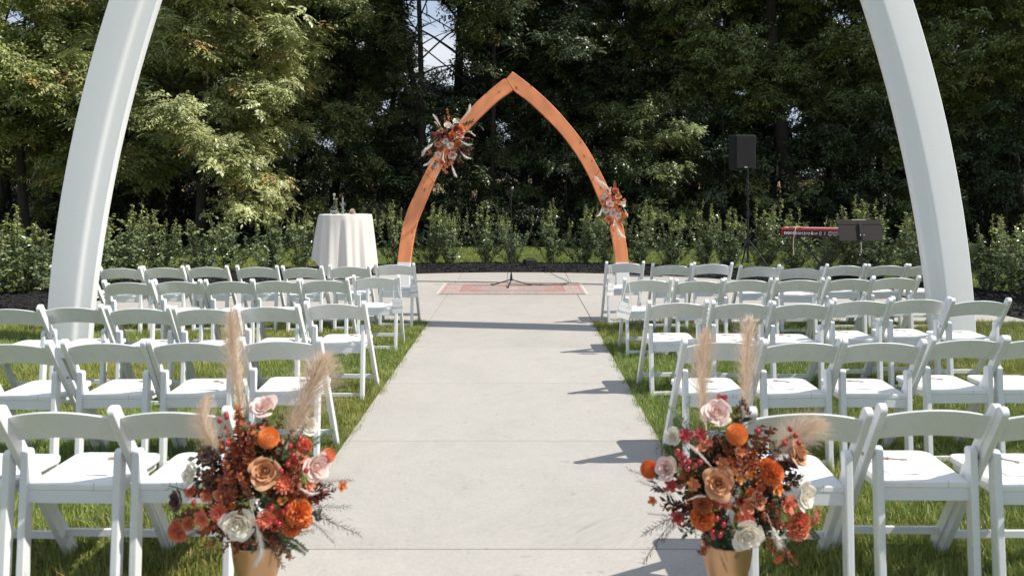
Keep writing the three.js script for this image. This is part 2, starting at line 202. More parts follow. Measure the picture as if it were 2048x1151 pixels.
// ------------------------------------------------------------------ chairs
const chairPaint = M(rgb(0.80, 0.815, 0.81), 0.38, { roughnessMap: tex(256, 256, (u, v) => { const b = 200 + 120 * tilingNoise(u, v, 10, 4); return [b, Math.min(255, b), b]; }, false), bumpMap: tex(256, 256, (u, v) => { const b = 128 + 90 * tilingNoise(u * 1, v, 30, 3); return [b, b, b]; }, false), bumpScale: 0.0006 });
const seatPad = M(rgb(0.84, 0.845, 0.84), 0.5, { map: tex(256, 256, (u, v) => { const k = 1 - 0.08 * Math.max(0, tilingNoise(u, v, 6, 4)) - 0.25 * THREE.MathUtils.smoothstep(tilingNoise(u * 1, v, 26, 2, 3), 0.32, 0.42); return [255 * k, 254 * k, 250 * k]; }) });
const postZ = y => -0.235 + 0.50 * y / 0.785;
const HW = 0.2245;
const chairParts = (() => {
  const post = s => { // flat board with a rounded top
    const sh = new THREE.Shape(), w = 0.021, L = Math.hypot(0.785, 0.50); sh.moveTo(-w, 0); sh.lineTo(w, 0); sh.lineTo(w, L - w); sh.absarc(0, L - w, w, 0, Math.PI, false); sh.lineTo(-w, 0);
    const g = new THREE.ExtrudeGeometry(sh, { depth: 0.022, bevelEnabled: true, bevelThickness: 0.004, bevelSize: 0.003, bevelSegments: 2, curveSegments: 8 }); g.translate(0, 0, -0.011); g.rotateY(Math.PI / 2); g.rotateX(Math.atan2(0.50, 0.785)); g.translate(s * HW, 0, -0.235); return g; };
  const rear = s => { const sh = new THREE.Shape(), w = 0.022, L = 0.585; sh.moveTo(-w, 0); sh.lineTo(w, 0); sh.lineTo(w, L - w); sh.absarc(0, L - w, w, 0, Math.PI, false); sh.lineTo(-w, 0);
    const g = new THREE.ExtrudeGeometry(sh, { depth: 0.020, bevelEnabled: true, bevelThickness: 0.005, bevelSize: 0.003, bevelSegments: 2, curveSegments: 8 }); g.translate(0, 0, -0.010); g.rotateY(Math.PI / 2); g.rotateX(-Math.atan2(0.035, 0.585)); g.translate(s * (HW - 0.034), 0, 0.172); return g; };
  const seat = (() => { const sh = new THREE.Shape(), w = 0.172, a = -0.235, b = 0.152, r = 0.055; sh.moveTo(-w, -b); sh.lineTo(w, -b); sh.lineTo(w + 0.018, -a - r); sh.quadraticCurveTo(w + 0.018, -a, w + 0.018 - r, -a); sh.lineTo(-w - 0.018 + r, -a); sh.quadraticCurveTo(-w - 0.018, -a, -w - 0.018, -a - r); sh.lineTo(-w, -b);
    const g = new THREE.ExtrudeGeometry(sh, { depth: 0.016, bevelEnabled: true, bevelThickness: 0.006, bevelSize: 0.006, bevelOffset: -0.002, bevelSegments: 3, curveSegments: 8 }); g.rotateX(-Math.PI / 2); g.translate(0, 0.425, 0); return planarUV(g, 2); })();
  const back = (() => { const n = 18, secs = []; for (let i = 0; i <= n; i++) { const x = -HW + 0.012 + (2 * HW - 0.024) * i / n, k = 1 - (x / HW) ** 2, yt = 0.735 + 0.034 * k, yb = 0.622 + 0.026 * k; const bow = 0.012 * k; const o = (y, dz) => V(x, y, postZ(y) + bow + dz); secs.push([o(yb, -0.009), o(yt - 0.003, -0.009), o(yt, -0.005), o(yt, 0.005), o(yt - 0.003, 0.009), o(yb, 0.009)]); } return loft(secs, true, 0.5); })();
  const apron = strip([rbox(2 * HW - 0.095, 0.052, 0.016, 0.003).translate(0, 0.393, 0.146), rbox(0.016, 0.04, 0.36, 0.003).translate(-0.158, 0.401, -0.045), rbox(0.016, 0.04, 0.36, 0.003).translate(0.158, 0.401, -0.045), rbox(0.32, 0.04, 0.016, 0.003).translate(0, 0.401, -0.21)]);
  const bf = rbox(2 * HW - 0.026, 0.034, 0.016, 0.003).translate(0, 0.115, postZ(0.115)), br = rbox(2 * HW - 0.09, 0.03, 0.016, 0.003).translate(0, 0.045, 0.169);
  return { post: [post(-1), post(1)], rear: [rear(-1), rear(1)], seat, back, apron, bf, br };
})();
const chair0 = new THREE.Group(); chair0.userData = { category: 'chair', group: 'white folding chairs in rows' };
mesh('backrest', chairParts.back, chairPaint, chair0); mesh('seat', chairParts.seat, seatPad, chair0); mesh('seat_apron', chairParts.apron, chairPaint, chair0);
for (const g of chairParts.post) mesh('frame_post', g, chairPaint, chair0);
for (const g of chairParts.rear) mesh('rear_leg', g, chairPaint, chair0);
mesh('stretcher', chairParts.bf, chairPaint, chair0); mesh('stretcher', chairParts.br, chairPaint, chair0);
const boltMat = M(rgb(0.35, 0.35, 0.34), 0.4, { metalness: 0.9 });
for (const s of [-1, 1]) { const y = 0.545; mesh('hinge_bolt', new THREE.CylinderGeometry(0.007, 0.007, 0.006, 12).rotateZ(Math.PI / 2).translate(s * (HW + 0.0165), y, postZ(y)), boltMat, chair0); }
const paints = [[1, 1, 1], [0.955, 0.96, 0.94], [1.02, 1.01, 0.985]].map((c, i) => { const m = chairPaint.clone(); m.color = rgb(0.80 * c[0], 0.81 * c[1], 0.82 * c[2]); return m; });
const ROW = ['', 'front', 'second', 'third', 'fourth', 'rear'];
const rowsL = [null,
  [[748, 832, 526], [656, 742, 530], [563, 648, 532], [468, 555, 531], [369, 458, 531], [283, 367, 532], [194, 280, 533], [98, 185, 531]],
  [[700, 798, 551], [600, 697, 557], [500, 598, 558], [408, 504, 559], [306, 407, 559], [205, 303, 561]],
  [[606, 738, 603], [474, 602, 609], [342, 468, 613], [209, 338, 612], [79, 198, 610], [-45, 75, 613]],
  [[474, 640, 676], [294, 458, 679], [123, 286, 680], [-58, 106, 682]],
  [[236, 452, 815], [2, 221, 815], [-228, -12, 817]]];
const rowsR = [null,
  [[1207, 1293, 523], [1302, 1387, 527], [1384, 1468, 525], [1477, 1563, 530], [1563, 1648, 533], [1648, 1737, 528], [1733, 1820, 528], [1816, 1902, 528]],
  [[1248, 1347, 556], [1347, 1449, 558], [1447, 1546, 556], [1549, 1652, 556], [1650, 1750, 554], [1748, 1845, 552]],
  [[1294, 1417, 601], [1418, 1546, 602], [1541, 1665, 603], [1663, 1784, 597], [1783, 1902, 594], [1900, 2026, 597]],
  [[1357, 1528, 678], [1520, 1690, 679], [1684, 1854, 679], [1853, 2018, 673], [2008, 2172, 673]],
  [[1502, 1741, 818], [1757, 2008, 811], [2010, 2250, 817]]];
const paper = M(rgb(0.86, 0.86, 0.87), 0.8), copper = M(rgb(0.42, 0.27, 0.19), 0.45, { metalness: 0.5 });
const progGeo = strip([rbox(0.135, 0.0012, 0.2, 0.0004, 1), tf(rbox(0.134, 0.0012, 0.199, 0.0004, 1), [0.002, 0.0042, 0], [0, 0, 0.035])]);
const keyGeo = (() => { const l = []; for (const [x, z] of [[-0.008, 0], [0.004, 0.007], [0.004, -0.007]]) l.push(tf(new THREE.TorusGeometry(0.0075, 0.0022, 6, 14), [x - 0.036, 0, z], [Math.PI / 2, 0, 0])); l.push(rod(V(-0.03, 0, 0), V(0.042, 0, 0), 0.0028), rbox(0.006, 0.003, 0.016, 0.001, 1).translate(0.038, 0, 0.008), rbox(0.006, 0.003, 0.012, 0.001, 1).translate(0.028, 0, 0.006)); l.push(rod(V(-0.031, 0, 0), V(-0.024, 0, 0), 0.0045)); return strip(l.map(g => (g.deleteAttribute('uv'), g))); })();
const printTex = (() => { const c = document.createElement('canvas'); c.width = 128; c.height = 192; const x = c.getContext('2d'); x.fillStyle = '#f4f4f5'; x.fillRect(0, 0, 128, 192); x.fillStyle = '#b9bbc0'; for (let i = 0; i < 9; i++) { const w = 40 + (i * 37) % 50; x.fillRect(64 - w / 2, 30 + i * 15, w, 2); } const t = new THREE.CanvasTexture(c); t.colorSpace = THREE.SRGBColorSpace; return t; })();
const seatSpot = {};
function seatRow(list, r, side) {
  list.forEach(([a, b, y], i) => {
    const d = (EYE - 0.785) * F / (y - HY) + 0.265, dTop = d - 0.265, x = ((a + b) / 2 - CX) / F * dTop, yaw = rr(-0.05, 0.05) + (side === 'L' ? -0.01 : 0.015);
    const where = `${ORD[i + 1]} from the aisle, ${ROW[r]} row, ${side === 'L' ? 'draped table' : 'loudspeaker'} side`;
    const c = copyOf(chair0, 'folding_chair', 'white folding chair, ' + where, V(x, 0.0, -d), yaw); c.userData.group = 'white folding chairs in rows'; const pm = paints[rnd() * 3 | 0]; c.traverse(o => { if (o.material === chairPaint) o.material = pm; }); c.rotation.z = rr(-0.008, 0.008);
    const hide = side === 'L' ? { 1: [7], 2: [], 3: [5], 4: [3], 5: [] } : { 1: [7], 4: [4], 5: [] };
    if ((hide[r] ?? []).includes(i)) return;
    const at = (lx, lz, ly) => V(lx, ly, lz).applyAxisAngle(V(0, 1, 0), yaw).add(c.position);
    const showP = r >= 3 || side === 'R' || i < 4; if (!showP) return;
    const jx = rr(-0.015, 0.015), jz = rr(-0.02, 0.02), jt = rr(-0.15, 0.15);
    const pr = mesh('ceremony_program', progGeo, paper); pr.position.copy(at((side === 'R' ? -0.04 : 0.055) + jx, -0.03 + jz, 0.4486)); pr.rotation.y = yaw + jt;
    tag(pr, `white paper program on the seat ${where}`, 'program', 'paper programs on seats');
    if (!(r === 1 || (side === 'L' && r === 2 && i > 0) || (r === 5 && side === 'L' && i === 0))) { const k = mesh('key', keyGeo, copper); k.position.copy(at((side === 'R' ? 0.0 : 0.06) + jx, -0.1 + jz, 0.459)); k.rotation.set(0, yaw + rr(-0.9, -0.3), rr(0, 0.08)); k.scale.setScalar(1.05);
      tag(k, `ornate copper key on the seat ${where}`, 'key', 'copper keys on seats'); }
    seatSpot[side + r + i] = { pos: c.position.clone(), yaw, at };
  });
}
for (let r = 1; r <= 5; r++) { seatRow(rowsL[r], r, 'L'); seatRow(rowsR[r], r, 'R'); }

// ------------------------------------------------------------------ reserved signs
const signTex = (() => { const c = document.createElement('canvas'); c.width = 512; c.height = 560; const x = c.getContext('2d'); x.fillStyle = '#f3f1ee'; x.fillRect(0, 0, 512, 560); x.fillStyle = '#3a3836'; x.textAlign = 'center'; x.font = '46px sans-serif'; const s = 'THIS ROW IS'; let q = 70; for (const ch of s) { x.fillText(ch, q, 170); q += ch === ' ' ? 26 : 42; }
  x.save(); x.translate(256, 380); x.rotate(-0.05); x.font = 'italic 132px serif'; x.lineWidth = 3; x.fillText('Reserved', 0, 0); x.restore(); const t = new THREE.CanvasTexture(c); t.colorSpace = THREE.SRGBColorSpace; return t; })();
const signFace = M(0xffffff, 0.7, { map: signTex }), signEdge = M(rgb(0.75, 0.74, 0.71), 0.7), ribbonMat = M(rgb(0.85, 0.85, 0.86), 0.5);
for (const [x, y, w, h, d, tilt, turn, cx0, cy0, label] of [
  [1221.5, 579, 15, 27, 9.62, -0.1, 0.35, 1220, 532, 'front row aisle chair on the loudspeaker side'],
  [1249, 621, 28, 34, 7.78, -0.33, 0.15, 1256, 563, 'second row aisle chair on the loudspeaker side'],
  [828.5, 581.5, 17, 27, 9.45, 0.12, -0.35, 823, 533, 'front row aisle chair on the draped table side'],
  [795, 612, 22, 30, 8.05, 0.03, -0.1, 789, 556, 'second row aisle chair on the draped table side']]) {
  const p = P(x, y, d), s = thing('reserved_sign', 'white reserved sign hung on the ' + label, 'sign', p, 0, 'reserved signs');
  const W = w / F * d, H = h / F * d * 0.95, b = mesh('board', strip([rbox(W, H, 0.005, 0.002).rotateZ(tilt).rotateY(turn)]), signEdge, s);
  const f = mesh('lettering', new THREE.PlaneGeometry(W * 0.97, H * 0.97).translate(0, 0, 0.0032).rotateZ(tilt).rotateY(turn), signFace, s);
  const k = P(cx0, cy0, d).sub(p), up = V(0, H * 0.48, 0.002), side = V(W * 0.36, 0, 0).applyAxisAngle(V(0, 0, 1), tilt);
  for (const q of [-1, 1]) { const a = up.clone().applyAxisAngle(V(0, 0, 1), tilt).addScaledVector(side, q); mesh('ribbon', bar(a, k.clone().add(V(q * 0.008, 0, 0)), 0.009, 0.0015, 0.0005), ribbonMat, s); }
}

// ------------------------------------------------------------------ rug
{
  const c = document.createElement('canvas'); c.width = 1024; c.height = 640; const x = c.getContext('2d'); const s2 = seed; seed = 9;
  x.fillStyle = '#d9c3b6'; x.fillRect(0, 0, 1024, 640); x.fillStyle = '#b4604c'; x.fillRect(18, 18, 988, 604); x.fillStyle = '#d3ada0'; x.fillRect(30, 30, 964, 580); x.fillStyle = '#7d3c34'; x.fillRect(138, 100, 748, 440); x.fillStyle = '#c0583f'; x.fillRect(146, 108, 732, 424);
  x.fillStyle = '#8f958f'; x.beginPath(); x.moveTo(190, 320); x.lineTo(400, 130); x.lineTo(624, 130); x.lineTo(834, 320); x.lineTo(624, 510); x.lineTo(400, 510); x.fill(); x.fillStyle = '#c98273'; x.beginPath(); x.moveTo(330, 320); x.lineTo(512, 190); x.lineTo(694, 320); x.lineTo(512, 450); x.fill(); x.fillStyle = '#d8c8ba'; x.beginPath(); x.arc(512, 320, 60, 0, 7); x.fill();
  const cols = ['#5f6a6c', '#b4503f', '#e3d5c8', '#7a3a36', '#c98a76', '#3f4548', '#d9b9a8']; 
  for (let i = 0; i < 3400; i++) { const px = rr(0, 512), py = rr(0, 320), r = rr(2, 7); x.fillStyle = cols[rnd() * 7 | 0]; x.globalAlpha = rr(0.3, 0.9); for (const [a, b] of [[px, py], [1024 - px, py], [px, 640 - py], [1024 - px, 640 - py]]) { x.beginPath(); x.ellipse(a, b, r, r * 0.6, i, 0, 7); x.fill(); } }
  x.globalAlpha = 0.22; x.fillStyle = '#e8dcd2'; for (let i = 0; i < 900; i++) x.fillRect(rr(0, 1024), rr(0, 640), rr(4, 60), rr(1, 4)); x.globalAlpha = 0.34; x.fillStyle = '#cfc5bb'; x.fillRect(0, 0, 1024, 640); x.globalAlpha = 0.34; x.fillStyle = '#6a6a68'; x.fillRect(0, 0, 1024, 640); x.globalAlpha = 1; seed = s2;
  const t = new THREE.CanvasTexture(c); t.colorSpace = THREE.SRGBColorSpace;
  const rug = thing('rug', 'faded red and grey patterned rug lying on the concrete under the microphone stand', 'rug', V(AX, TOP, -13.14));
  mesh('pile', planarUV(new THREE.BoxGeometry(2.31, 0.008, 1.5).translate(0, 0.008, 0), 1).clone(), M(0xffffff, 1, { map: (() => { t.wrapS = t.wrapT = THREE.ClampToEdgeWrapping; t.repeat.set(1 / 2.31, -1 / 1.5); t.offset.set(0.5, 0.5); return t; })() }), rug);
  const fr = []; for (let i = 0; i < 150; i++) for (const s of [-1, 1]) { const z = -0.75 + 1.5 * i / 149; fr.push(rod(V(s * 1.155, 0.006, z), V(s * (1.155 + rr(0.03, 0.05)), 0.004, z + rr(-0.008, 0.008)), 0.0025, 0.0015, 4)); } mesh('fringe', strip(fr), M(rgb(0.62, 0.55, 0.48), 1), rug);
}

// ------------------------------------------------------------------ draped table and what stands on it
const black = M(rgb(0.010, 0.010, 0.010), 0.6), blackMetal = M(rgb(0.03, 0.03, 0.032), 0.35, { metalness: 0.6 }), steel = M(rgb(0.55, 0.56, 0.57), 0.25, { metalness: 1 });
const TD = 14.95, TP = P(691, 556, TD), TH = EYE - (428 - HY) / F * TD;
{
  const t = thing('cocktail_table', 'round high table hidden under an ivory cloth at the edge of the plaza', 'table', V(TP.x, TOP, TP.z));
  mesh('tabletop', new THREE.CylinderGeometry(0.475, 0.475, 0.025, 48).translate(0, TH - TOP - 0.022, 0), M(rgb(0.4, 0.3, 0.2), 0.6), t);
  mesh('pole', rod(V(0, 0.03, 0), V(0, TH - TOP - 0.03, 0), 0.035), blackMetal, t);
  mesh('base', new THREE.CylinderGeometry(0.24, 0.28, 0.03, 36).translate(0, 0.015, 0), blackMetal, t);
  const pos = [], uv = [], n = 220, m = 30, H = TH - TOP; const R0 = 0.487;
  const pt = (i, j) => { const a = i / n * 2 * Math.PI, q = j / m; // a=0 toward +x, a=pi/2 toward the camera
    const corner = Math.pow(Math.max(0, Math.cos((a - 1.35) * 1.1)), 0.7), drop = 0.84 + 0.38 * corner - 0.02 * Math.sin(a * 13); const L = Math.min(drop, H - 0.03);
    const f = Math.sin(a * 11 + 0.9 * Math.sin(a * 3) + q * 0.5) * 0.6 + Math.sin(a * 19 + 1 + 1.1 * q) * 0.32 + Math.sin(a * 6 + 2) * 0.3; const flare = 0.075 * q * (1 - 0.55 * corner) + 0.062 * f * Math.pow(q, 0.6);
    const r = R0 + flare - 0.012 * Math.max(0, 0.06 - q) * 8; return [Math.cos(a) * r, H - 0.003 - L * q, Math.sin(a) * r]; };
  for (let i = 0; i < n; i++) { for (let j = 0; j < m; j++) { const A = pt(i, j), B = pt(i + 1, j), C = pt(i + 1, j + 1), D = pt(i, j + 1); pos.push(...A, ...C, ...B, ...A, ...D, ...C); for (const [a, b] of [[i, j], [i + 1, j + 1], [i + 1, j], [i, j], [i, j + 1], [i + 1, j + 1]]) uv.push(a / n * 3.2, b / m * 1.1); }
    const A = pt(i, 0), B = pt(i + 1, 0); pos.push(0, H, 0, ...A, ...B); uv.push(0, 0, 0, 0, 0, 0); }
  let g = tris(pos, uv); g.deleteAttribute('normal'); g = mergeVertices(g, 1e-4); g.computeVertexNormals();
  const lin = tex(256, 256, (u, v, i, j) => { const b = 128 + 50 * Math.sin(i * 1.57) + 50 * Math.sin(j * 1.57); return [b, b, b]; }, false, [40, 40]);
  const cl = mesh('tablecloth', g, M(rgb(0.78, 0.745, 0.69), 0.85, { physical: true, transmission: 0.12, thickness: 0, sheen: 0.3, bumpMap: lin, bumpScale: 0.0003 })); cl.position.set(TP.x, TOP, TP.z); tag(cl, 'ivory linen cloth with loose folds draped over the round high table', 'tablecloth');
  const lathe = (pts, seg = 32) => new THREE.LatheGeometry(pts.map(([r, y]) => new THREE.Vector2(r, y)), seg);
  const glass = M(rgb(0.95, 0.97, 0.96), 0.03, { physical: true, transmission: 1, thickness: 0, ior: 1.5, specularIntensity: 1 });
  const on = (x, dz = 0) => V((x - CX) / F * TD, TH + 0.001, -TD + dz);
  const dec = thing('decanter', 'clear round glass decanter with ball stopper and some clear liquid, on the ivory cloth', 'decanter', on(670.5, 0.1));
  mesh('body', lathe([[0, 0.003], [0.05, 0], [0.075, 0.025], [0.085, 0.065], [0.075, 0.1], [0.045, 0.135], [0.02, 0.165], [0.016, 0.21], [0.016, 0.28], [0.024, 0.3], [0.024, 0.305]]), glass, dec);
  mesh('liquid', lathe([[0, 0.006], [0.048, 0.005], [0.071, 0.028], [0.08, 0.062], [0, 0.062]]), M(rgb(0.93, 0.95, 0.95), 0.02, { physical: true, transmission: 1, thickness: 0.1, ior: 1.33 }), dec);
  mesh('stopper', strip([new THREE.SphereGeometry(0.027, 20, 14).translate(0, 0.365, 0), rod(V(0, 0.27, 0), V(0, 0.345, 0), 0.01, 0.014)]), M(rgb(0.9, 0.92, 0.92), 0.05, { physical: true, transmission: 0.8, thickness: 0.05, ior: 1.5 }), dec);
  const cs = thing('glass_candlestick', 'slim dark crystal candlestick with a cluster of clear beads, on the ivory cloth', 'candlestick', on(685.7, 0.02));
  const smoked = M(rgb(0.35, 0.36, 0.37), 0.08, { metalness: 0.7 });
  mesh('stem', lathe([[0, 0], [0.036, 0], [0.034, 0.012], [0.02, 0.03], [0.026, 0.05], [0.016, 0.07], [0.027, 0.095], [0.016, 0.12], [0.024, 0.14], [0.014, 0.165], [0.03, 0.2], [0.018, 0.22], [0.013, 0.25], [0.017, 0.29], [0.009, 0.33], [0, 0.335]]), smoked, cs);
  for (let i = 0; i < 6; i++) mesh('bead', new THREE.SphereGeometry(0.022, 14, 10).translate(Math.cos(i * 1.05) * 0.044, 0.185 + 0.01 * (i % 2), Math.sin(i * 1.05) * 0.044), glass, cs);
}

// ------------------------------------------------------------------ microphone stand, microphone, case
{
  const D = 13.45, p = P(1022.5, 570, D).setY(TOP + 0.012), s = thing('microphone_stand', 'straight black microphone stand with a tripod base on the patterned rug', 'stand', p);
  mesh('pole', strip([rod(V(0, 0.09, 0), V(0, 0.82, 0), 0.011), rod(V(0, 0.8, 0), V(0, 1.48, 0), 0.008)]), blackMetal, s);
  mesh('clutch', rod(V(0, 0.79, 0), V(0, 0.87, 0), 0.017, 0.015), black, s); mesh('hub', rod(V(0, 0.085, 0), V(0, 0.2, 0), 0.026, 0.016), black, s);
  for (const a of [0.16, Math.PI - 0.16, -Math.PI / 2 - 0.15]) { const e = V(Math.cos(a) * 0.33, 0.008, -Math.sin(a) * 0.33); const l = mesh('leg', rod(V(Math.cos(a) * 0.02, 0.1, -Math.sin(a) * 0.02), e, 0.0095), blackMetal, s); mesh('rubber_foot', rod(e.clone().multiplyScalar(0.93).setY(0.013), e.clone().multiplyScalar(1.06).setY(0.009), 0.014), black, l); }
  mesh('mic_clip', rod(V(0, 1.47, 0), V(0.004, 1.52, 0.015), 0.015, 0.018), black, s);
  const m = thing('microphone', 'black handheld microphone with grey mesh head clipped to the top of its stand', 'microphone', p.clone().add(V(0, 1.5, 0.01)));
  mesh('handle', rod(V(0, 0, 0), V(0.015, 0.12, -0.01), 0.011, 0.019), black, m); mesh('grille', new THREE.SphereGeometry(0.026, 20, 14).scale(1, 1.1, 1).translate(0.019, 0.145, -0.012), M(rgb(0.28, 0.29, 0.3), 0.4, { metalness: 0.8, bumpMap: tex(64, 64, (u, v, i, j) => { const b = (i % 4 < 2) ^ (j % 4 < 2) ? 220 : 40; return [b, b, b]; }, false, [10, 10]), bumpScale: 0.001 }), m);
  const q = (x, y, z) => V(p.x + x, y, p.z + z); const cb = mesh('microphone_cable', tube([q(0.0, 1.52, 0.02), q(-0.04, 1.4, 0.02), q(-0.045, 0.9, 0.02), q(-0.05, 0.35, 0.01), q(-0.06, 0.08, -0.02), q(0.05, 0.05, -0.1), q(0.3, 0.05, -0.02), q(0.6, 0.05, -0.08), q(0.9, 0.05, -0.2), q(1.0, 0.045, -0.5), q(0.8, 0.05, -1.7), q(0.5, 0.12, -3.0)], 0.0045, 120, 6), black); tag(cb, 'thin black cable running down the microphone stand and across the rug', 'cable');
  const cp = P(1060, 531, 16.6); const c = thing('equipment_case', 'low black box lying in the dark mulch behind the microphone stand', 'case', V(cp.x, 0.1, cp.z), 0.2); mesh('body', rbox(0.26, 0.13, 0.2, 0.03, 4).translate(0, 0.065, 0), black, c); mesh('handle', tube([V(-0.06, 0.125, 0), V(-0.05, 0.15, 0), V(0.05, 0.15, 0), V(0.06, 0.125, 0)], 0.008), black, c);
}
// ------------------------------------------------------------------ loudspeaker
{
  const D = 14.6, p = P(1496, 556, D).setY(0.07), s = thing('speaker_stand', 'black tripod pole holding up the loudspeaker, standing in the mulch before the hedge', 'stand', p); const hb = EYE - (340 - HY) / F * D - p.y;
  mesh('pole', strip([rod(V(0, 0.25, 0), V(0, 1.15, 0), 0.02), rod(V(0, 1.1, 0), V(0, hb + 0.02, 0), 0.0155)]), black, s); mesh('collar', strip([rod(V(0, 1.08, 0), V(0, 1.2, 0), 0.03), rod(V(0, 1.14, 0), V(0.07, 1.14, 0.02), 0.01), rod(V(0, 0.6, 0), V(0, 0.7, 0), 0.032)]), black, s);
  for (let i = 0; i < 3; i++) { const a = 0.5 + i * 2.094; mesh('leg', rod(V(Math.cos(a) * 0.03, 0.66, Math.sin(a) * 0.03), V(Math.cos(a) * 0.5, 0.012, Math.sin(a) * 0.5), 0.0125), black, s); mesh('brace', rod(V(Math.cos(a) * 0.025, 0.27, Math.sin(a) * 0.025), V(Math.cos(a) * 0.27, 0.335, Math.sin(a) * 0.27), 0.008), black, s); }
  const w = 44 / F * D, h = 71 / F * D, q = thing('loudspeaker', 'black box loudspeaker with a flat grille raised on a tripod pole above the hedge', 'loudspeaker', p.clone().add(V(-0.04, hb, 0)), 0.1);
  mesh('cabinet', rbox(w, h, 0.34, 0.03, 4).translate(0, h / 2, -0.17), M(rgb(0.006, 0.006, 0.0065), 0.9), q);
  mesh('grille', rbox(w - 0.045, h - 0.05, 0.03, 0.012, 3).translate(0, h / 2 + 0.005, 0.005), M(rgb(0.008, 0.008, 0.0085), 0.92, { bumpMap: tex(64, 64, (u, v, i, j) => { const b = Math.hypot(i % 8 - 4, j % 8 - 4) < 2.6 ? 20 : 220; return [b, b, b]; }, false, [12, 18]), bumpScale: 0.002 }), q);
  const c = document.createElement('canvas'); c.width = 128; c.height = 64; const x = c.getContext('2d'); x.fillStyle = '#101112'; x.fillRect(0, 0, 128, 64); x.fillStyle = '#e8e8e8'; x.font = 'bold 50px sans-serif'; x.textAlign = 'center'; x.fillText('QSC', 64, 50); const t = new THREE.CanvasTexture(c); t.colorSpace = THREE.SRGBColorSpace;
  mesh('badge', rbox(0.075, 0.036, 0.004, 0.001).translate(0, 0.055, 0.0225), M(0xffffff, 0.5, { map: t }), q);
  const pts = []; for (let i = 0; i <= 40; i++) { const y = 0.35 + (hb + 0.05 - 0.35) * (1 - i / 40), a = i * 0.62, r = 0.03 + (i < 8 ? 0.04 : 0.008 * Math.sin(i * 1.7)); pts.push(V(p.x + Math.cos(a) * r + (i < 10 ? 0.03 : 0), p.y + y, p.z + 0.02 + Math.abs(Math.sin(a)) * 0.015)); } pts.push(V(p.x + 0.1, 0.13, p.z + 0.3), V(p.x + 0.5, 0.06, p.z + 0.55));
  tag(mesh('speaker_cable', tube(pts, 0.006, 200, 6), black), 'black cable wound down the loudspeaker pole to the ground', 'cable');
}
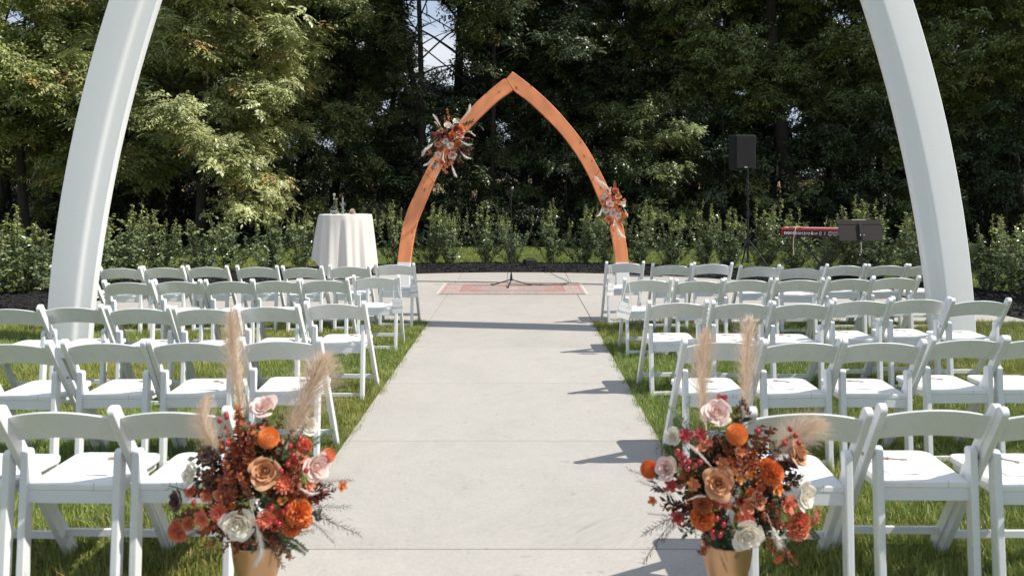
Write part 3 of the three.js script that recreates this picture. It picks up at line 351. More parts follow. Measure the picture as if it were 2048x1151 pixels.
// ------------------------------------------------------------------ keyboard and music stand
{
  const D = 13.5, k = F / D, p = P(1641, 572, D).setY(0.05), s = thing('keyboard_stand', 'black folding cross stand under the red keyboard', 'stand', p); const top = EYE - (472 - HY) / k - p.y, w = 0.34, cr = EYE - (528 - HY) / k - p.y;
  for (const q of [-1, 1]) { mesh('cross_leg', bar(V(q * w, top - 0.02, q * 0.025), V(-q * w * cr / (top - cr) , 0.02, q * 0.025), 0.04, 0.03, 0.004, V(0, 0, 1)), black, s); mesh('support_arm', rod(V(q * w, top - 0.015, -0.2), V(q * w, top - 0.015, 0.2), 0.015), black, s); mesh('foot', rod(V(-q * w * cr / (top - cr), 0.018, -0.22), V(-q * w * cr / (top - cr), 0.018, 0.22), 0.016), black, s); }
  mesh('bolt', rod(V(0, cr, -0.06), V(0, cr, 0.06), 0.03), blackMetal, s);
  const kb = thing('stage_keyboard', 'red stage keyboard with printed black rear panel on a cross stand by the hedge', 'keyboard', V(p.x, p.y + top, p.z), -0.35); s.rotation.y = -0.35; const W = 146 / k, H = 14 / k, red = M(rgb(0.46, 0.022, 0.026), 0.45);
  mesh('body', strip([rbox(W, 0.035, 0.3, 0.006).translate(0, H - 0.0, -0.01), rbox(W - 0.03, H, 0.27, 0.004).translate(0, H / 2 - 0.004, -0.012)]), red, kb);
  for (const q of [-1, 1]) mesh('end_cheek', rbox(0.016, H + 0.02, 0.3, 0.006).translate(q * (W / 2 - 0.008), H / 2, -0.005), red, kb);
  const c = document.createElement('canvas'); c.width = 1024; c.height = 96; const x = c.getContext('2d'); x.fillStyle = '#121213'; x.fillRect(0, 0, 1024, 96); x.fillStyle = '#f2f2f2'; x.font = 'bold 72px sans-serif'; x.fillText('nord', 10, 70); x.font = '66px sans-serif'; x.fillText('electro', 168, 70); x.font = 'bold 60px sans-serif'; x.fillText('6', 382, 68); x.font = '44px sans-serif'; x.fillText('HP', 420, 68);
  for (const [a, b] of [[500, 26], [566, 10], [620, 60], [690, 60], [762, 20], [800, 16], [836, 16], [880, 16], [930, 40]]) { x.strokeStyle = '#d8d8d8'; x.lineWidth = 4; x.strokeRect(a, 40, b, 22); x.fillRect(a, 24, b, 5); x.fillRect(a + 2, 70, b * 0.7, 5); } const t = new THREE.CanvasTexture(c); t.colorSpace = THREE.SRGBColorSpace;
  mesh('rear_panel', planarUV(rbox(W - 0.045, H * 0.92, 0.008, 0.002), 1, 0, 1).translate(0, H / 2 - 0.006, 0.128), M(0xffffff, 0.5, { map: (() => { t.wrapS = t.wrapT = THREE.ClampToEdgeWrapping; t.repeat.set(1 / (W - 0.045), 1 / (H * 0.92)); t.offset.set(0.5, 0.5); return t; })() }), kb);
  const keys = []; for (let i = 0; i < 43; i++) keys.push(rbox((W - 0.1) / 43 - 0.0012, 0.012, 0.12, 0.002, 1).translate(-(W - 0.1) / 2 + (i + 0.5) * (W - 0.1) / 43, H + 0.018, -0.1)); const kk = mesh('keybed', strip(keys), M(rgb(0.8, 0.8, 0.77), 0.3), kb); kk.userData.kind = 'stuff';
  const b = V(p.x, p.y + top, p.z), at = (px, y, z) => V((px - CX) / k, y, b.z + z); const ty = b.y + H + 0.025;
  tag(mesh('cord', tube([at(1606, ty + 0.005, 0.0), at(1596, ty + 0.02, 0.06), at(1588, ty + 0.016, 0.12), at(1584, ty - 0.06, 0.16), at(1580.5, ty - 0.22, 0.165), at(1581, ty - 0.46, 0.16)], 0.007, 50, 7), M(rgb(0.55, 0.38, 0.28), 0.7)), 'beige cord hanging over the back of the red keyboard', 'cord');
  const cloth = mesh('folded_cloth', rbox(0.17, 0.025, 0.12, 0.01, 3), M(rgb(0.45, 0.30, 0.24), 0.9)); cloth.position.copy(at(1592, ty + 0.006, -0.02)); cloth.rotation.y = 0.3; tag(cloth, 'small folded tan cloth lying on top of the red keyboard', 'cloth');
  const E = 12.0, e = F / E, mp = P(1721.5, 590, E).setY(TOP), ms = thing('music_stand', 'dark brown music stand with a wide tilted desk before the keyboard', 'stand', mp), dy = EYE - (480 - HY) / e - mp.y, dh = 41 / e, dw = 87 / e;
  const brown = M(rgb(0.022, 0.016, 0.014), 0.75);
  const tilt = g => g.rotateX(-0.25).translate(0, dy, 0.03);
  mesh('desk', strip([tilt(rbox(dw, dh * 1.03, 0.004, 0.0015).translate(0, dh / 2, 0)), tilt(rbox(dw, 0.004, 0.06, 0.0015).translate(0, 0.002, -0.03)), tilt(rbox(dw, 0.006, 0.007, 0.002).translate(0, dh * 0.8, 0.004))]), brown, ms);
  mesh('bracket', strip([tilt(rbox(0.05, dh * 0.72, 0.03, 0.006).translate(0, dh * 0.48, 0.014)), rod(V(0, dy - 0.02, 0.03), V(0, dy + 0.1, 0.03), 0.016)]), black, ms);
  for (const q of [-1, 1]) mesh('knob', new THREE.SphereGeometry(0.012, 12, 8).translate(q * 0.028, dy + 0.08, 0.06), steel, ms);
  mesh('shaft', rod(V(0, dy - 0.22, 0.03), V(0, dy + 0.03, 0.03), 0.0095), steel, ms); mesh('tube', rod(V(0, 0.12, 0.03), V(0, dy - 0.2, 0.03), 0.014), black, ms);
  for (let i = 0; i < 3; i++) { const a = 0.4 + i * 2.094; mesh('leg', tube([V(0, 0.16, 0.03), V(Math.cos(a) * 0.14, 0.1, 0.03 + Math.sin(a) * 0.14), V(Math.cos(a) * 0.28, 0.01, 0.03 + Math.sin(a) * 0.28)], 0.01), black, ms); }
  const sh = mesh('sheet_music', rbox(0.22, 0.3, 0.002, 0.0005, 1), paper); sh.rotation.x = -0.25; sh.position.set(mp.x + 0.0, mp.y + dy + 0.163, mp.z - 0.027); tag(sh, 'white sheet of music peeking over the top of the music stand desk', 'sheet music');
}

// ------------------------------------------------------------------ hedge shrubs
function leafTris(pos, col, base, dir, nrm, L, W, c, fold = 0.25, droop = 0.1) { // pointed oval leaf of four triangles, folded along its midrib
  const side = dir.clone().cross(nrm).normalize(), m = base.clone().addScaledVector(dir, L * 0.45).addScaledVector(nrm, -L * droop * 0.2), t = base.clone().addScaledVector(dir, L).addScaledVector(nrm, -L * droop);
  const l = m.clone().addScaledVector(side, W / 2).addScaledVector(nrm, W * fold), r = m.clone().addScaledVector(side, -W / 2).addScaledVector(nrm, W * fold);
  for (const p of [base, r, m, base, m, l, m, r, t, m, t, l]) pos.push(p.x, p.y, p.z); for (let q = 0; q < 12; q++) col.push(c[0], c[1], c[2]); }
const leafMat = M(0xffffff, 0.24, { physical: true, vertexColors: true, transmission: 0.3, thickness: 0 });
const barkMat = M(0xffffff, 0.95, { map: tex(256, 512, (u, v) => { const r = tilingNoise(u, v * 0.25, 40, 3), k = 1 + 0.9 * r; return [56 * k, 50 * k, 43 * k]; }) });
function shrubVariant() {
  const pos = [], col = [], stems = []; const n = 14 + (rnd() * 6 | 0);
  for (let s = 0; s < n; s++) { const a = rr(0, 6.28), out = 0.03 + 0.47 * rnd() ** 1.3, H = rr(0.62, 1.42) * (1 - out * 0.45), b = V(Math.cos(a) * rr(0.01, 0.09), 0, Math.sin(a) * rr(0.01, 0.09)), a2 = a + rr(-0.5, 0.5);
    const c = new THREE.CatmullRomCurve3([b, b.clone().add(V(Math.cos(a2) * out * 0.45, H * 0.4, Math.sin(a2) * out * 0.45)), b.clone().add(V(Math.cos(a2) * out * 0.9, H * 0.75, Math.sin(a2) * out * 0.9)), b.clone().add(V(Math.cos(a2) * out * 1.0 + rr(-0.05, 0.05), H, Math.sin(a2) * out + rr(-0.05, 0.05)))]);
    stems.push(new THREE.TubeGeometry(c, 7, 0.005, 4));
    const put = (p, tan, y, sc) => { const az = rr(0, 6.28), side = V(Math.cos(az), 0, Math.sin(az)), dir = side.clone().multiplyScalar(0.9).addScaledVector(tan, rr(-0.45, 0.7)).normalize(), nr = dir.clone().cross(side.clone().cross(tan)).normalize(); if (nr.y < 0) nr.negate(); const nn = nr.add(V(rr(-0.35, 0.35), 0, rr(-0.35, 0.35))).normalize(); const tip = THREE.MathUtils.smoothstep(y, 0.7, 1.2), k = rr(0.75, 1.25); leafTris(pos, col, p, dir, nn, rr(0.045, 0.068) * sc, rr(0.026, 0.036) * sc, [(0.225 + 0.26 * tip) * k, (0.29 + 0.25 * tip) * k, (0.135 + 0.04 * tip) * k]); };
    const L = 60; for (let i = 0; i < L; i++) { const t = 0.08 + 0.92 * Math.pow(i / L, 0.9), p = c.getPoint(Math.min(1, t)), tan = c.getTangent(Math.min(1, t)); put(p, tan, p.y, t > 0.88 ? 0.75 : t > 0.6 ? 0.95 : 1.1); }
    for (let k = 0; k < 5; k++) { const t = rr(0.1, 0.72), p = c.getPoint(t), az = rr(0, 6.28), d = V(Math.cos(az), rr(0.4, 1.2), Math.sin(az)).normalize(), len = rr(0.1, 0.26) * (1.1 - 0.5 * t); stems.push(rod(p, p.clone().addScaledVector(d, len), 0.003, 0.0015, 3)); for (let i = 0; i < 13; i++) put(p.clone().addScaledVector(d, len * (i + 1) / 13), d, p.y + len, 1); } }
  return [tris(pos, null, col), strip(stems)]; }
const shrubs = [0, 1, 2, 3, 4].map(shrubVariant);
const twigMat = M(rgb(0.13, 0.1, 0.07), 0.9);
{
  const xs = [-45, 14, 56, 102, 150, 203, 258, 328, 396, 466, 532, 600, 658, 722, 787, 853, 906, 978, 1034, 1099, 1163, 1214, 1278, 1342, 1406, 1462, 1524, 1585, 1640, 1695, 1752, 1806, 1862, 1918, 1980, 2036, 2095];
  const zero = 18; xs.forEach((x, i) => { const m = (x + rr(-9, 9) - CX) / F, e = 1.42; let d = 8; while (inRing(m * d, -d, e) < 1 || d < 9) { d += 0.02; if (d > 25) break; }
    d += rr(-0.15, 0.15); const k = i - zero, where = k === 0 ? 'leafy hedge shrub directly behind the microphone stand' : `leafy hedge shrub, ${ORD[Math.abs(k)]} from the microphone stand going towards the ${k < 0 ? 'draped table' : 'loudspeaker'}`;
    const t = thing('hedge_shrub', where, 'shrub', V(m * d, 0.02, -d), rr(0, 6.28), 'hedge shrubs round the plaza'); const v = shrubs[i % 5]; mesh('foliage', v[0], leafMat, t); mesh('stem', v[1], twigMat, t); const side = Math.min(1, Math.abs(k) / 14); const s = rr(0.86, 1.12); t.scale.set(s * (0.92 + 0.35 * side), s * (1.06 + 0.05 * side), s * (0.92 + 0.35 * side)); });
}

// ------------------------------------------------------------------ trees
function spray(nFrond, len, lw, pairs) { const pos = [], col = []; // a shoot tip: feather leaves radiating from one point and drooping at their ends
  for (let i = 0; i < nFrond; i++) { const yaw = i / nFrond * 6.283 + rr(-0.4, 0.4), pitch = rr(-0.1, 0.75), LL = len * rr(0.65, 1.15), kk = rr(0.8, 1.2), ch = Math.cos(pitch), fw = V(Math.cos(yaw) * ch, Math.sin(pitch), Math.sin(yaw) * ch), sd = V(-Math.sin(yaw), rr(-0.15, 0.15), Math.cos(yaw)), b = V(rr(-0.05, 0.05), rr(-0.14, 0.05), rr(-0.05, 0.05)), dr = rr(0.35, 0.75);
    for (let j = 0; j < pairs; j++) { const q = 0.25 + 0.75 * j / (pairs - 1), p = b.clone().addScaledVector(fw, LL * q).add(V(0, -dr * LL * q * q, 0)), k = kk * rr(0.8, 1.2);
      for (const s of j === pairs - 1 ? [0] : [-1, 1]) { const d = fw.clone().multiplyScalar(s ? 0.5 : 1).addScaledVector(sd, s * 0.85).add(V(0, -0.25 - dr * q * 0.5, 0)).normalize(), up = V(rr(-0.35, 0.35), 1, rr(-0.35, 0.35)).normalize(), n = d.clone().cross(up).cross(d).normalize(), w = lw * rr(0.8, 1.15), L = lw * 2.5 * rr(0.8, 1.2), side = d.clone().cross(n), m = p.clone().addScaledVector(d, L * 0.45), tp = p.clone().addScaledVector(d, L).add(V(0, -L * 0.15, 0)), l = m.clone().addScaledVector(side, w / 2), r = m.clone().addScaledVector(side, -w / 2);
        for (const a of [p, r, l, l, r, tp]) pos.push(a.x, a.y, a.z); for (let z = 0; z < 6; z++) col.push(k, k, k); } } }
  return tris(pos, null, col); }
function leafClump(n, R, lw) { const pos = [], col = []; // a twig end: oval leaves all round, most of them turned up and outward
  for (let i = 0; i < n; i++) { const o = V(gauss(), gauss() * 0.6, gauss()).multiplyScalar(R * 0.62), d = V(o.x / R + rr(-0.8, 0.8), rr(-0.9, 0.35), o.z / R + rr(-0.8, 0.8)).normalize(), up = V(rr(-0.7, 0.7), 1, rr(-0.7, 0.7)).normalize(), nn = d.clone().cross(up).cross(d).normalize(), side = d.clone().cross(nn), L = lw * 1.9 * rr(0.7, 1.25), w = lw * rr(0.75, 1.2), m = o.clone().addScaledVector(d, L * 0.45), tp = o.clone().addScaledVector(d, L).add(V(0, -L * 0.18, 0)), l = m.clone().addScaledVector(side, w / 2).addScaledVector(nn, w * 0.12), r = m.clone().addScaledVector(side, -w / 2).addScaledVector(nn, w * 0.12), k = rr(0.7, 1.3);
    for (const a of [o, r, l, l, r, tp]) pos.push(a.x, a.y, a.z); for (let z = 0; z < 6; z++) col.push(k, k, k * rr(0.9, 1.1)); }
  return tris(pos, null, col); }
const sprays = [leafClump(46, 0.34, 0.056), leafClump(46, 0.38, 0.06), spray(9, 0.34, 0.042, 6)], bigSpray = [leafClump(60, 0.6, 0.085), leafClump(60, 0.66, 0.09)];
const treeLeaf = M(0xffffff, 0.38, { physical: true, vertexColors: true, transmission: 0.3, thickness: 0 });
function limb(a, b, r0, r1, sag = 0.1, seg = 6, rad = 7) { const mid = a.clone().lerp(b, 0.5).add(V(rr(-1, 1) * sag, sag * rr(0.2, 1), rr(-1, 1) * sag)), c = new THREE.CatmullRomCurve3([a, mid, b]); const g = new THREE.TubeGeometry(c, seg, 1, rad), p = g.attributes.position, u = g.attributes.uv; const len = a.distanceTo(b);
  for (let i = 0; i <= seg; i++) { const q = c.getPointAt(i / seg), r = r0 + (r1 - r0) * i / seg; for (let j = 0; j <= rad; j++) { const k = i * (rad + 1) + j; p.setXYZ(k, q.x + (p.getX(k) - q.x) * r, q.y + (p.getY(k) - q.y) * r, q.z + (p.getZ(k) - q.z) * r); u.setXY(k, j / rad * Math.max(1, Math.round(r0 * 8)), i / seg * len * 0.5); } } g.computeVertexNormals(); return [g, c]; }
// openings where the photograph shows the sky or the field between the crowns: [direction x, y, half width, half height] seen from the aisle
const gaps = [[872, 54, 46, 74], [842, 12, 32, 36], [892, 108, 24, 30], [28, 30, 44, 28], [70, 52, 20, 14], [1558, 352, 26, 30], [1622, 338, 32, 16], [905, 165, 12, 18], [700, 130, 14, 14], [722, 92, 12, 16], [1450, 42, 18, 18], [1965, 60, 14, 18], [985, 335, 14, 22], [1050, 345, 16, 14], [560, 115, 10, 14], [1905, 100, 12, 26], [1080, 20, 10, 12], [1250, 30, 10, 16], [955, 380, 10, 12], [1130, 360, 12, 12], [640, 30, 12, 12], [1700, 120, 14, 14], [1480, 180, 14, 12], [1590, 230, 14, 18], [480, 395, 12, 10], [1300, 360, 14, 12], [1400, 370, 12, 10]];
const open = p => { const x = CX + p.x / -p.z * F, y = HY - (p.y - EYE) / -p.z * F; return gaps.some(([a, b, w, h]) => { const q = Math.hypot((x - a) / w, (y - b) / h) + 0.35 * noise.noise(x * 0.05, y * 0.05, 2); return q < 0.85 ? rnd() < 0.98 : q < 1.35 ? rnd() < 0.65 : false; }); };
function tree(o) { // o: px x, d, H, r, cr (crown radius), c0 (crown base), n (sprays), hue, lean, big, limbs
  const X = (o.x - CX) / F * o.d, t = thing(o.name ?? 'deciduous_tree', o.label, 'tree', V(X, 0, -o.d), 0, o.group);
  const lean = o.lean ?? [0, 0], top = V(lean[0], o.H * 0.92, lean[1]), segs = []; const [g0, c0] = limb(V(0, -0.1, 0), top, o.r, o.r * 0.18, o.H * 0.035, 12, 9); segs.push(g0);
  const flare = new THREE.CylinderGeometry(o.r * 0.98, o.r * 1.5, 0.7, 9, 1, true).translate(0, 0.25, 0); segs.push(flare);
  const centers = []; const nl = o.limbs ?? 16;
  for (let i = 0; i < nl; i++) { const q = o.c0 / o.H + (1 - o.c0 / o.H) * Math.pow((i + rnd()) / nl, 0.95), s = c0.getPoint(Math.min(0.97, q * 0.95)), az = i * 2.4 + rr(-0.5, 0.5), R = o.cr * Math.pow(Math.max(0.12, Math.sin(Math.PI * Math.min(0.97, 0.24 + 0.74 * (q * o.H - o.c0) / (o.H - o.c0)))), 0.35) * rr(0.65, 1.1), e = s.clone().add(V(Math.cos(az) * R, rr(0.1, 0.75) * R, Math.sin(az) * R)); const [lg, lc] = limb(s, e, o.r * 0.36 * (1.1 - q), 0.018, R * 0.12, 5, 5); segs.push(lg);
    centers.push([e, 0.75], [lc.getPoint(0.72), 0.85]); for (let k = 0; k < 3; k++) { const p = lc.getPoint(rr(0.4, 0.9)), f = p.clone().add(V(rr(-0.9, 0.9), rr(-0.6, 0.6), rr(-0.9, 0.9)).multiplyScalar(R * 0.42)); segs.push(limb(p, f, 0.022, 0.007, 0.1, 3, 4)[0]); centers.push([f, 0.65]); } }
  const trunk = mesh('trunk', strip(segs), o.bark ?? barkMat, t); if (o.bare) return t;
  const vs = o.big ? bigSpray : o.hue === G.light ? [sprays[2], sprays[0], sprays[2]] : sprays, L = vs.map(() => [[], []]); const cs = (o.cs ?? 1) * o.cr / 2.6;
  for (let i = 0; i < o.n; i++) { const [c, s] = centers[i % centers.length], off = V(gauss() * 0.72, gauss() * 0.55, gauss() * 0.72).multiplyScalar(s * cs), p = c.clone().add(off); if (p.y < (o.low ?? 0.6)) continue; if (open(p.clone().add(t.position))) continue; const az = Math.atan2(off.z + 0.4 * c.z, off.x + 0.4 * c.x) + rr(-0.7, 0.7); const k = rnd() * vs.length | 0, sc = rr(0.75, 1.25) * (o.ss ?? 1);
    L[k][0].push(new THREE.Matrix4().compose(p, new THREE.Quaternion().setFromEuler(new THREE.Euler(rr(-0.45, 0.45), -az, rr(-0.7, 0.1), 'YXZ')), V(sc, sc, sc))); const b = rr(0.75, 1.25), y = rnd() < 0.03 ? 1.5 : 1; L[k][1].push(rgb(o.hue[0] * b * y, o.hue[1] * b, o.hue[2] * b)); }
  const crown = new THREE.Group(); vs.forEach((g, k) => { if (L[k][0].length) { const m = instanced('crown', g, treeLeaf, ...L[k], t); m.userData.kind = 'stuff'; } });
  return t; }
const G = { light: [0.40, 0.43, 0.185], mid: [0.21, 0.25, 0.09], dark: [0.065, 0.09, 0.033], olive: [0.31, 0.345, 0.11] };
const wg = 'tall trees of the wood';
tree({ x: 398, d: 20.6, H: 8.8, r: 0.14, cr: 2.9, c0: 1.5, n: 2700, hue: G.light, limbs: 24, label: 'pale green layered tree catching the sun between the white arch and the table', lean: [0.3, 0] });
tree({ x: 52, d: 20.2, H: 7.2, r: 0.14, cr: 2.6, c0: 1.6, n: 1900, hue: G.olive, limbs: 20, label: 'bright bushy tree beside the outer edge of the white arch, before the wood' });
tree({ x: 520, d: 24.0, H: 12, r: 0.17, cr: 2.9, c0: 3.6, n: 2100, hue: G.light, limbs: 18, label: 'taller sunlit tree rising behind the pale layered tree' });
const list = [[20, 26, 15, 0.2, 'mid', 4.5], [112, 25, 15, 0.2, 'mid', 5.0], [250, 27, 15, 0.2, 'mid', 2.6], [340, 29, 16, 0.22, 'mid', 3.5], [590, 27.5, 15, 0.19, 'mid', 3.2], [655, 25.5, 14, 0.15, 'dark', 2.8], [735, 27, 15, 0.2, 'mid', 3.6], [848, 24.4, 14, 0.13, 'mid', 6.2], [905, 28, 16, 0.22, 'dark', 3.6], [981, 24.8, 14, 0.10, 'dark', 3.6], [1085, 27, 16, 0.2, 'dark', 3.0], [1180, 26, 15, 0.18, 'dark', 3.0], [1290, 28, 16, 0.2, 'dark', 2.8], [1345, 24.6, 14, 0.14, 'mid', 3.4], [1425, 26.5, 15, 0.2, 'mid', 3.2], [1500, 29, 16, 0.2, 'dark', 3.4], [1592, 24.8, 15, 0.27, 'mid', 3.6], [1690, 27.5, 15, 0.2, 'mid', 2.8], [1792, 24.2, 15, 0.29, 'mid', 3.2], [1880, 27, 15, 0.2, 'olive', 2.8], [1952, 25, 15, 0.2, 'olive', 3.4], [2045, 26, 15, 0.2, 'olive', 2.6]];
const FR = ['first', 'second', 'third', 'fourth', 'fifth', 'sixth', 'seventh', 'eighth', 'ninth', 'tenth', 'eleventh', 'twelfth', 'thirteenth', 'fourteenth', 'fifteenth', 'sixteenth', 'seventeenth', 'eighteenth', 'nineteenth', 'twentieth', 'last but one', 'last'];
list.forEach(([x, d, H, r, h, c0], i) => { const lean = x === 848 ? [-0.4, 0] : [rr(-0.8, 0.8), rr(-0.5, 0.5)];
  const w = Math.abs(x - 1022) < 60 ? 'behind the microphone stand' : x < 1022 ? (x > 800 ? 'behind the higher arch flowers' : x > 560 ? 'behind the draped table' : 'behind the sunlit trees') : (x < 1300 ? 'behind the lower arch flowers' : x < 1560 ? 'behind the loudspeaker' : x < 1780 ? 'behind the keyboard' : 'beyond the keyboard');
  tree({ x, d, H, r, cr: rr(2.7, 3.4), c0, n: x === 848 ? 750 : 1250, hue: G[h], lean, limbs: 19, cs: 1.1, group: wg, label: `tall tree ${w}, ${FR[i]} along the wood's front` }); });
[[150, 22.6, 4.2], [300, 23.4, 4.6], [575, 23, 4.0], [690, 23.6, 5.0], [770, 24, 3.6], [925, 23.4, 4.6], [1005, 25.5, 3.4], [1130, 24, 4.4], [1225, 23.4, 3.4], [1310, 23, 4.6], [1385, 24, 3.8], [1455, 23.2, 4.6], [1545, 24, 2.4], [1665, 23.4, 4.0], [1735, 23, 4.8], [1840, 23.2, 4.4], [1920, 23, 4.0], [2010, 22.4, 4.6]].forEach(([x, d, H], i) => tree({ x, d, H, r: 0.045, cr: 1.25, c0: 0.6, n: 150, hue: i % 3 ? G.dark : G.mid, limbs: 11, cs: 1.3, low: 0.3, lean: [rr(-0.4, 0.4), 0], name: 'young_tree', group: 'young trees before the wood', label: `slender young tree behind the hedge, ${ORD[i + 1]} along the front of the wood` }));
// second bare fork and leaning stem beside the sky gap
tree({ x: 872, d: 25.2, H: 13, r: 0.16, cr: 2.2, c0: 5.5, n: 0, hue: G.dark, lean: [-2.6, 0], limbs: 8, bare: true, label: 'leaning bare limbed trunk crossing the bright sky gap behind the flower cluster' });
// the deeper wood, and the trees just outside the view on either side
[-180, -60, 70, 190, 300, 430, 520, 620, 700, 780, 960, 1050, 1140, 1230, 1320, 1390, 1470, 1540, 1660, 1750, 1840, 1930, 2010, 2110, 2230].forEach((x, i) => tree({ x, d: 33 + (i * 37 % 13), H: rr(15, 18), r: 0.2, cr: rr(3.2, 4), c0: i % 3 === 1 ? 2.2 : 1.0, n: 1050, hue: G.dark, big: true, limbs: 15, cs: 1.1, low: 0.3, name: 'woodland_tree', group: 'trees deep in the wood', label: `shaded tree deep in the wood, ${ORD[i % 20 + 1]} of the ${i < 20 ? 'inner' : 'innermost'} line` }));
[[-420, 24], [-250, 22], [-120, 23], [2180, 23], [2290, 21], [2440, 22]].forEach(([x, d], i) => tree({ x, d, H: 14, r: 0.2, cr: 3.2, c0: 2.4, n: 1500, hue: G.olive, limbs: 18, cs: 1.1, name: 'edge_tree', group: 'trees at the ends of the wood', label: `green tree ${['third', 'second', 'first', 'first', 'second', 'third'][i]} beyond the ${i < 3 ? 'bushy tree' : 'keyboard'} at the end of the wood` }));
{ // undergrowth below the trees and the distant wood on the rise
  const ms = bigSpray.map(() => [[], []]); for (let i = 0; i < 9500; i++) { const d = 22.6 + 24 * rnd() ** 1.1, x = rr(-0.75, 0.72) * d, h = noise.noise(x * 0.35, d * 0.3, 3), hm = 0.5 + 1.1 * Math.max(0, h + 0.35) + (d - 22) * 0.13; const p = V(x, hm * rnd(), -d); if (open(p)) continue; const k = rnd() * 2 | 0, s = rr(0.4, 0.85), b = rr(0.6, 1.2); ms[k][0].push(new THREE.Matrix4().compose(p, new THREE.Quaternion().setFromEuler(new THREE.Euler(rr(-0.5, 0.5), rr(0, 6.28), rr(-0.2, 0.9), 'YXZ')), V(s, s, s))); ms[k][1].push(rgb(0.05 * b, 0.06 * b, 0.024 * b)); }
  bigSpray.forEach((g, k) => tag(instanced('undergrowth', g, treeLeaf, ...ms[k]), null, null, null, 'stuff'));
  const fs = [[], []]; for (let i = 0; i < 5200; i++) { const x = rr(-150, 150), d = 150 + rr(-6, 12), y = 3.2 + 10 * rnd() * (0.75 + 0.35 * noise.noise(x * 0.06, 0, 7)), b = rr(0.6, 1.2); const s = rr(2.2, 4.2); fs[0].push(new THREE.Matrix4().compose(V(x, y, -d), new THREE.Quaternion().setFromEuler(new THREE.Euler(rr(-0.6, 0.6), rr(0, 6.28), rr(-0.5, 0.5))), V(s, s, s))); fs[1].push(rgb(0.055 * b, 0.075 * b, 0.05 * b)); }
  tag(instanced('distant_treeline', bigSpray[0], treeLeaf, ...fs), null, null, null, 'stuff');
}

// ------------------------------------------------------------------ flowers
function gridPatch(fn, nu, nv, pos) { const P0 = []; for (let i = 0; i <= nu; i++) for (let j = 0; j <= nv; j++) P0.push(fn(i / nu * 2 - 1, j / nv)); const q = (i, j) => P0[i * (nv + 1) + j]; for (let i = 0; i < nu; i++) for (let j = 0; j < nv; j++) for (const p of [q(i, j), q(i + 1, j), q(i + 1, j + 1), q(i, j), q(i + 1, j + 1), q(i, j + 1)]) pos.push(...p); }
function smoothTris(pos) { let g = tris(pos); g.deleteAttribute('normal'); g = mergeVertices(g, 1e-5); g.computeVertexNormals(); return g; }
function roseGeo(n = 24, open = 1.1, wavy = 0.05) { const pos = []; // unit radius, facing +z
  for (let i = 0; i < n; i++) { const t = i / (n - 1), a0 = i * 2.399 + rr(-0.2, 0.2), rb = 0.04 + 0.2 * t, phi = -0.12 + (open + 0.12) * Math.pow(t, 1.5) + rr(-0.1, 0.1) * t, len = (0.62 + 0.3 * t) * rr(0.9, 1.1), wa = i < 4 ? 1.5 : 0.95 - 0.2 * t, ph = rr(0, 6), z0 = -0.28 - 0.12 * t;
    gridPatch((u, v) => { const L = len * (1 - (0.2 + 0.06 * Math.cos(u * 7 + ph)) * u * u) * v, curl = Math.max(0, v - 0.7) / 0.3; const r = rb + L * Math.sin(phi) + 0.17 * Math.sin(Math.PI * Math.min(1, v * 1.05)) * (0.3 + 0.7 * t) + curl * curl * 0.16 * t + 0.012 * i / n, z = z0 + L * Math.cos(phi) - curl * curl * 0.13 * t + wavy * Math.sin(u * 4 + ph) * v, w = wa * (0.35 + 0.65 * Math.sqrt(v)), a = a0 + u * w + 0.0; const rr2 = r * (1 + 0.07 * Math.sin(u * 3 + ph) * v * t); return [Math.cos(a) * rr2, Math.sin(a) * rr2, z]; }, 7, 5, pos); }
  return smoothTris(pos).scale(1.0, 1.0, 1.05); }
function ballGeo() { const pos = []; const n = 190; for (let i = 0; i < n; i++) { const y = 1 - 1.65 * i / (n - 1), r = Math.sqrt(Math.max(0, 1 - y * y)), a = i * 2.39996, d = V(r * Math.cos(a), r * Math.sin(a), y), s = V(-Math.sin(a), Math.cos(a), 0), up = d.clone().cross(s).negate(), w = 0.075 + 0.045 * Math.min(1, Math.sqrt(i / n) * 1.6), k = 0.9 + 0.1 * Math.min(1, Math.sqrt(i / n) * 2.2); const out = d.clone().addScaledVector(up, -0.25 * r);
    gridPatch((u, v) => { const ww = w * Math.sin(Math.PI * (0.15 + 0.62 * v)) * 1.25, c = 0.06 * u * u; const p = d.clone().multiplyScalar(0.66 * k).addScaledVector(out, 0.34 * k * v).addScaledVector(s, u * ww).addScaledVector(up, c * (1 - 0.2 * v) + (v > 0.8 ? -0.03 : 0)); return [p.x, p.y, p.z]; }, 2, 3, pos); } const core = new THREE.SphereGeometry(0.72, 16, 12).toNonIndexed(); pos.push(...core.attributes.position.array); return smoothTris(pos); }
function mumGeo(layers, per, wid) { const pos = []; for (let l = 0; l < layers; l++) for (let i = 0; i < per; i++) { const t = l / (layers - 1), a = (i + l * 0.5) / per * 6.283 + rr(-0.08, 0.08), tilt = 0.12 + 1.05 * t + rr(-0.1, 0.1), L = (1 - 0.42 * t) * rr(0.9, 1.08), w = wid * (1 - 0.3 * t), d = V(Math.cos(a) * Math.cos(tilt), Math.sin(a) * Math.cos(tilt), Math.sin(tilt)), s = V(-Math.sin(a), Math.cos(a), 0), n = d.clone().cross(s).negate(); gridPatch((u, v) => { const ww = w * Math.sin(Math.PI * (0.12 + 0.7 * v)), p = V(0, 0, 0.06 * l).addScaledVector(d, L * v).addScaledVector(s, u * ww).addScaledVector(n, 0.09 * u * u - 0.2 * v * v * (1 - t) + 0.05 * v); return [p.x, p.y, p.z]; }, 2, 4, pos); }
  const c = new THREE.SphereGeometry(0.2, 10, 6).scale(1, 1, 0.6).translate(0, 0, 0.1 + 0.05 * layers).toNonIndexed(); pos.push(...c.attributes.position.array); return smoothTris(pos); }
